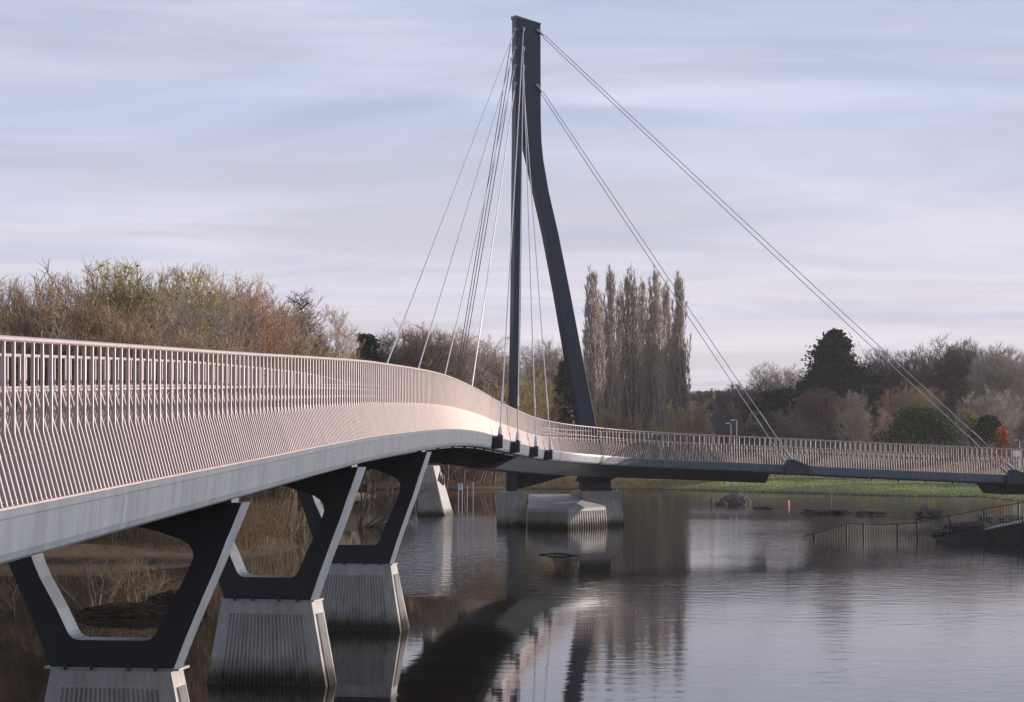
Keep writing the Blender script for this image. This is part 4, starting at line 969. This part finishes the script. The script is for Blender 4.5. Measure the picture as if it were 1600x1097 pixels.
g = G(1231, 790); mk = tag(empty('channel_marker', (g.x, g.y, 0)), 'red and white marker standing in the flood water', 'marker')
zt = EYE + (HOR - 781) / F * g.y
m = MB(); m.tube([(-.05, 0, -.5), (-.05, 0, .1), (-.02, 0, zt * .8), (0, 0, zt)], [.10, .10, .07, .03], 10); m.build('body', 'red_paint', mk)
m = MB(); m.tube([(.06, -.04, -.5), (.06, -.04, zt * .9)], .045, 8); m.build('white_stripe', 'white_paint', mk)
# notice on posts in the water
g = G(719, 784); nb = tag(empty('notice_board', (g.x, g.y, 0)), 'small pale blue notice board on two posts standing in the flood by the far bank', 'sign')
zt = EYE + (HOR - 755) / F * g.y; k = g.y / F
m = MB()
for dx in (-3 * k, 3 * k): m.tube([(dx, 0, -.6), (dx, 0, zt)], .025, 8)
m.build('post', 'galvanised', nb)
m = MB(); m.box((0, -.04, zt - 11 * k), 6.6 * k, .03, 10 * k); m.build('panel', 'blue_sign', nb, bevel=.008)
post(730, 758, 786, .018, 'galvanised', 'pale post right of the pale blue notice board')
post(739, 753, 786, .02, 'galvanised', 'taller pale slim post in the water right of the notice board')
# street lamps
def lamp(x, ytop, Y, arm, label):
    X = (x - 800) / F * Y; z0 = ground_z(X, Y); zt = EYE + (HOR - ytop) / F * Y
    o = tag(empty('street_lamp', (X, Y, z0)), label, 'street lamp', 'street lamps beyond the right bank'); H = zt - z0
    m = MB(); m.tube([(0, 0, 0), (0, 0, 1.2), (0, 0, H)], [.07, .05, .035], 8); m.tube([(0, 0, H - .02), (-arm * .5, 0, H + .10), (-arm, 0, H + .05)], [.04, .04, .035], 8); m.build('pole', 'galvanised', o)
    m = MB(); m.box((-arm - .08, 0, H - .03), .34, .16, .09); m.build('lantern', 'white_paint', o, bevel=.02)
lamp(1151, 657, 212, .35, 'right-hand grey street lamp of the pair left of the lower stay cables')
lamp(1142, 662, 224, .3, 'left-hand grey street lamp of the pair left of the lower stay cables')
lamp(1593, 688, 214, .3, 'grey street lamp at the right edge beside the small orange tree')
g = P(1588, 708, 210); o = tag(empty('info_board', (g.x, g.y, ground_z(g.x, g.y))), 'white board on posts beside the street lamp at the right edge', 'sign')
hh = g.z - ground_z(g.x, g.y)
m = MB(); m.box((0, 0, hh - .35), .7, .06, .75); m.build('panel', 'white_paint', o, bevel=.01)
for dx in (-.25, .25): m = MB(); m.tube([(dx, .05, -.1), (dx, .05, hh)], .04, 8); m.build('post', 'galvanised', o)

# brick houses
def house(x, yroof, Y, wpx, dep, label, rz, eave=0.55):
    X = (x - 800) / F * Y; z0 = ground_z(X, Y); H = EYE + (HOR - yroof) / F * Y - z0; wd = wpx / F * Y; he = H * eave
    o = tag(empty('brick_house', (X, Y, z0), rz), label, 'house', 'brick houses among the trees')
    m = MB(); m.prism([(-wd/2, -dep/2, 0), (wd/2, -dep/2, 0), (wd/2, -dep/2, he), (0, -dep/2, H - .12), (-wd/2, -dep/2, he)], (0, dep, 0)); m.build('wall', 'brick', o)
    m = MB()
    for sg in (-1, 1):
        a_, b_ = Vector((0, -dep/2 - .3, H)), Vector((sg * (wd/2 + .35), -dep/2 - .3, he - .15)); n_ = Vector((0, 0, -.16))
        m.prism([a_, b_, b_ + n_, a_ + n_], (0, dep + .6, 0))
    rf = m.build('roof', 'roof_tile', o)
    m = MB(); m.box((wd * .18, dep * .2, H - .9), .7, .7, 1.9); m.tube([(wd*.18 - .15, dep*.2, H + .95), (wd*.18 - .15, dep*.2, H + 1.4)], .12, 8); m.tube([(wd*.18 + .15, dep*.2, H + .95), (wd*.18 + .15, dep*.2, H + 1.4)], .12, 8); m.build('chimney', 'brick', rf)
    for dx in (-wd * .22, wd * .22):
        for zz in (1.0, he * .62):
            m = MB(); m.box((dx, -dep/2 - .03, zz), 1.1, .06, 1.2); wf = m.build('window', 'house_trim', o)
            m = MB(); m.box((dx, -dep/2 - .065, zz + .08), .92, .02, 1.04); m.build('pane', 'glass', wf)
house(1098, 628, 300, 48, 7, 'dark brick house with a lit gable, left of the street lamps', R(-38))
house(1128, 640, 292, 36, 6, 'lower dark-roofed brick house directly left of the street lamps', R(-50))
house(1196, 632, 300, 44, 8, 'brick house half hidden by trees behind the lower stay cables', R(-30))

# flooded railing
def fence(pts, posts, label, ybase=None):
    o = tag(empty('metal_railing', (0, 0, 0)), label, 'railing', 'flooded metal railings')
    V = [P(x, y, Y) for x, y, Y in pts]
    m = MB(); m.tube(V, .022, 8); m.build('top_rail', 'black_metal', o)
    dn = [v - Vector((0, 0, 1.0)) for v in V]; m = MB(); m.tube(dn, .018, 6); m.build('bottom_rail', 'black_metal', o)
    xs = np.array([v.x for v in V]); ys = np.array([v.y for v in V]); zs = np.array([v.z for v in V]); m = MB()
    X = xs[0] + .1
    while X < xs[-1]:
        yy, zz = np.interp(X, xs, ys), np.interp(X, xs, zs); m.tube([(X, yy, zz), (X, yy, zz - 1.0)], .013, 5, caps=False); X += .115
    m.build('bar_panel', 'black_metal', o)
    for x in posts:
        # post at photo column x along the line
        best = min(range(400), key=lambda i: abs(800 + F * np.interp(xs[0] + (xs[-1] - xs[0]) * i / 399, xs, xs) / np.interp(xs[0] + (xs[-1] - xs[0]) * i / 399, xs, ys) - x)); X = xs[0] + (xs[-1] - xs[0]) * best / 399
        yy, zz = np.interp(X, xs, ys), np.interp(X, xs, zs); m = MB(); m.tube([(X, yy, zz + .05), (X, yy, zz - 1.4)], .035, 8); m.build('post', 'black_metal', o)
fence([(1255, 838.5, 93.5), (1325, 818, 93), (1349, 819, 92.8), (1402, 819, 92.4), (1433, 816.5, 92.2), (1485, 806, 91.8), (1537, 795.5, 91.4), (1592, 786, 91), (1680, 772, 90.4)],
      (1272, 1323, 1349, 1402, 1433, 1485, 1537, 1592), 'black metal railing sloping out of the flood water towards the right bank')
fence([(1485, 838, 88.6), (1540, 824, 87.6), (1600, 809, 86.6), (1700, 785, 85)], (1537, 1598), 'black metal railing on the ramp wall at the right edge')
# ramp wall with a pale coping
mb = MB(); A_, B_ = P(1462, 843.5, 89.5), P(1720, 792, 85); C_ = Vector((3.5, 4.5, .15))
mb.loft([[Vector((A_.x, A_.y, -1)), Vector((A_.x, A_.y, A_.z)), Vector((A_.x, A_.y, A_.z)) + C_ * .25, Vector((A_.x + .8, A_.y + 1.1, -1))], [Vector((B_.x, B_.y, -1)), Vector((B_.x, B_.y, B_.z)), Vector((B_.x, B_.y, B_.z)) + C_ * .6, Vector((B_.x + 2, B_.y + 2.7, -1))]])
rw = tag(mb.build('ramp_wall', 'wet_rubble'), 'dark sloping ramp wall rising from the flood at the right edge', 'wall')
mb = MB(); A2 = A_.lerp(B_, .30); mb.loft([[q + Vector((0, dy, dz)) for dy, dz in ((-.05, .003), (-.05, .09), (.22, .09), (.22, .003))] for q in (A2, B_)]); mb.build('coping', 'concrete', rw)

# ------------------------------------------------------------------ hazy winter air
hm = bpy.data.materials.new('haze'); hm.use_nodes = True; ht = hm.node_tree; ht.nodes.clear()
ho = ht.nodes.new('ShaderNodeOutputMaterial'); hv = ht.nodes.new('ShaderNodeVolumePrincipled')
hv.inputs['Color'].default_value = (0.93, 0.93, 0.97, 1); hv.inputs['Density'].default_value = 0.00014; hv.inputs['Anisotropy'].default_value = 0.35
ht.links.new(hv.outputs[0], ho.inputs['Volume']); MATS['haze'] = hm
mb = MB(); mb.box((30, 385, -3), 960, 910, 53); tag(mb.build('haze', 'haze'), kind='stuff')
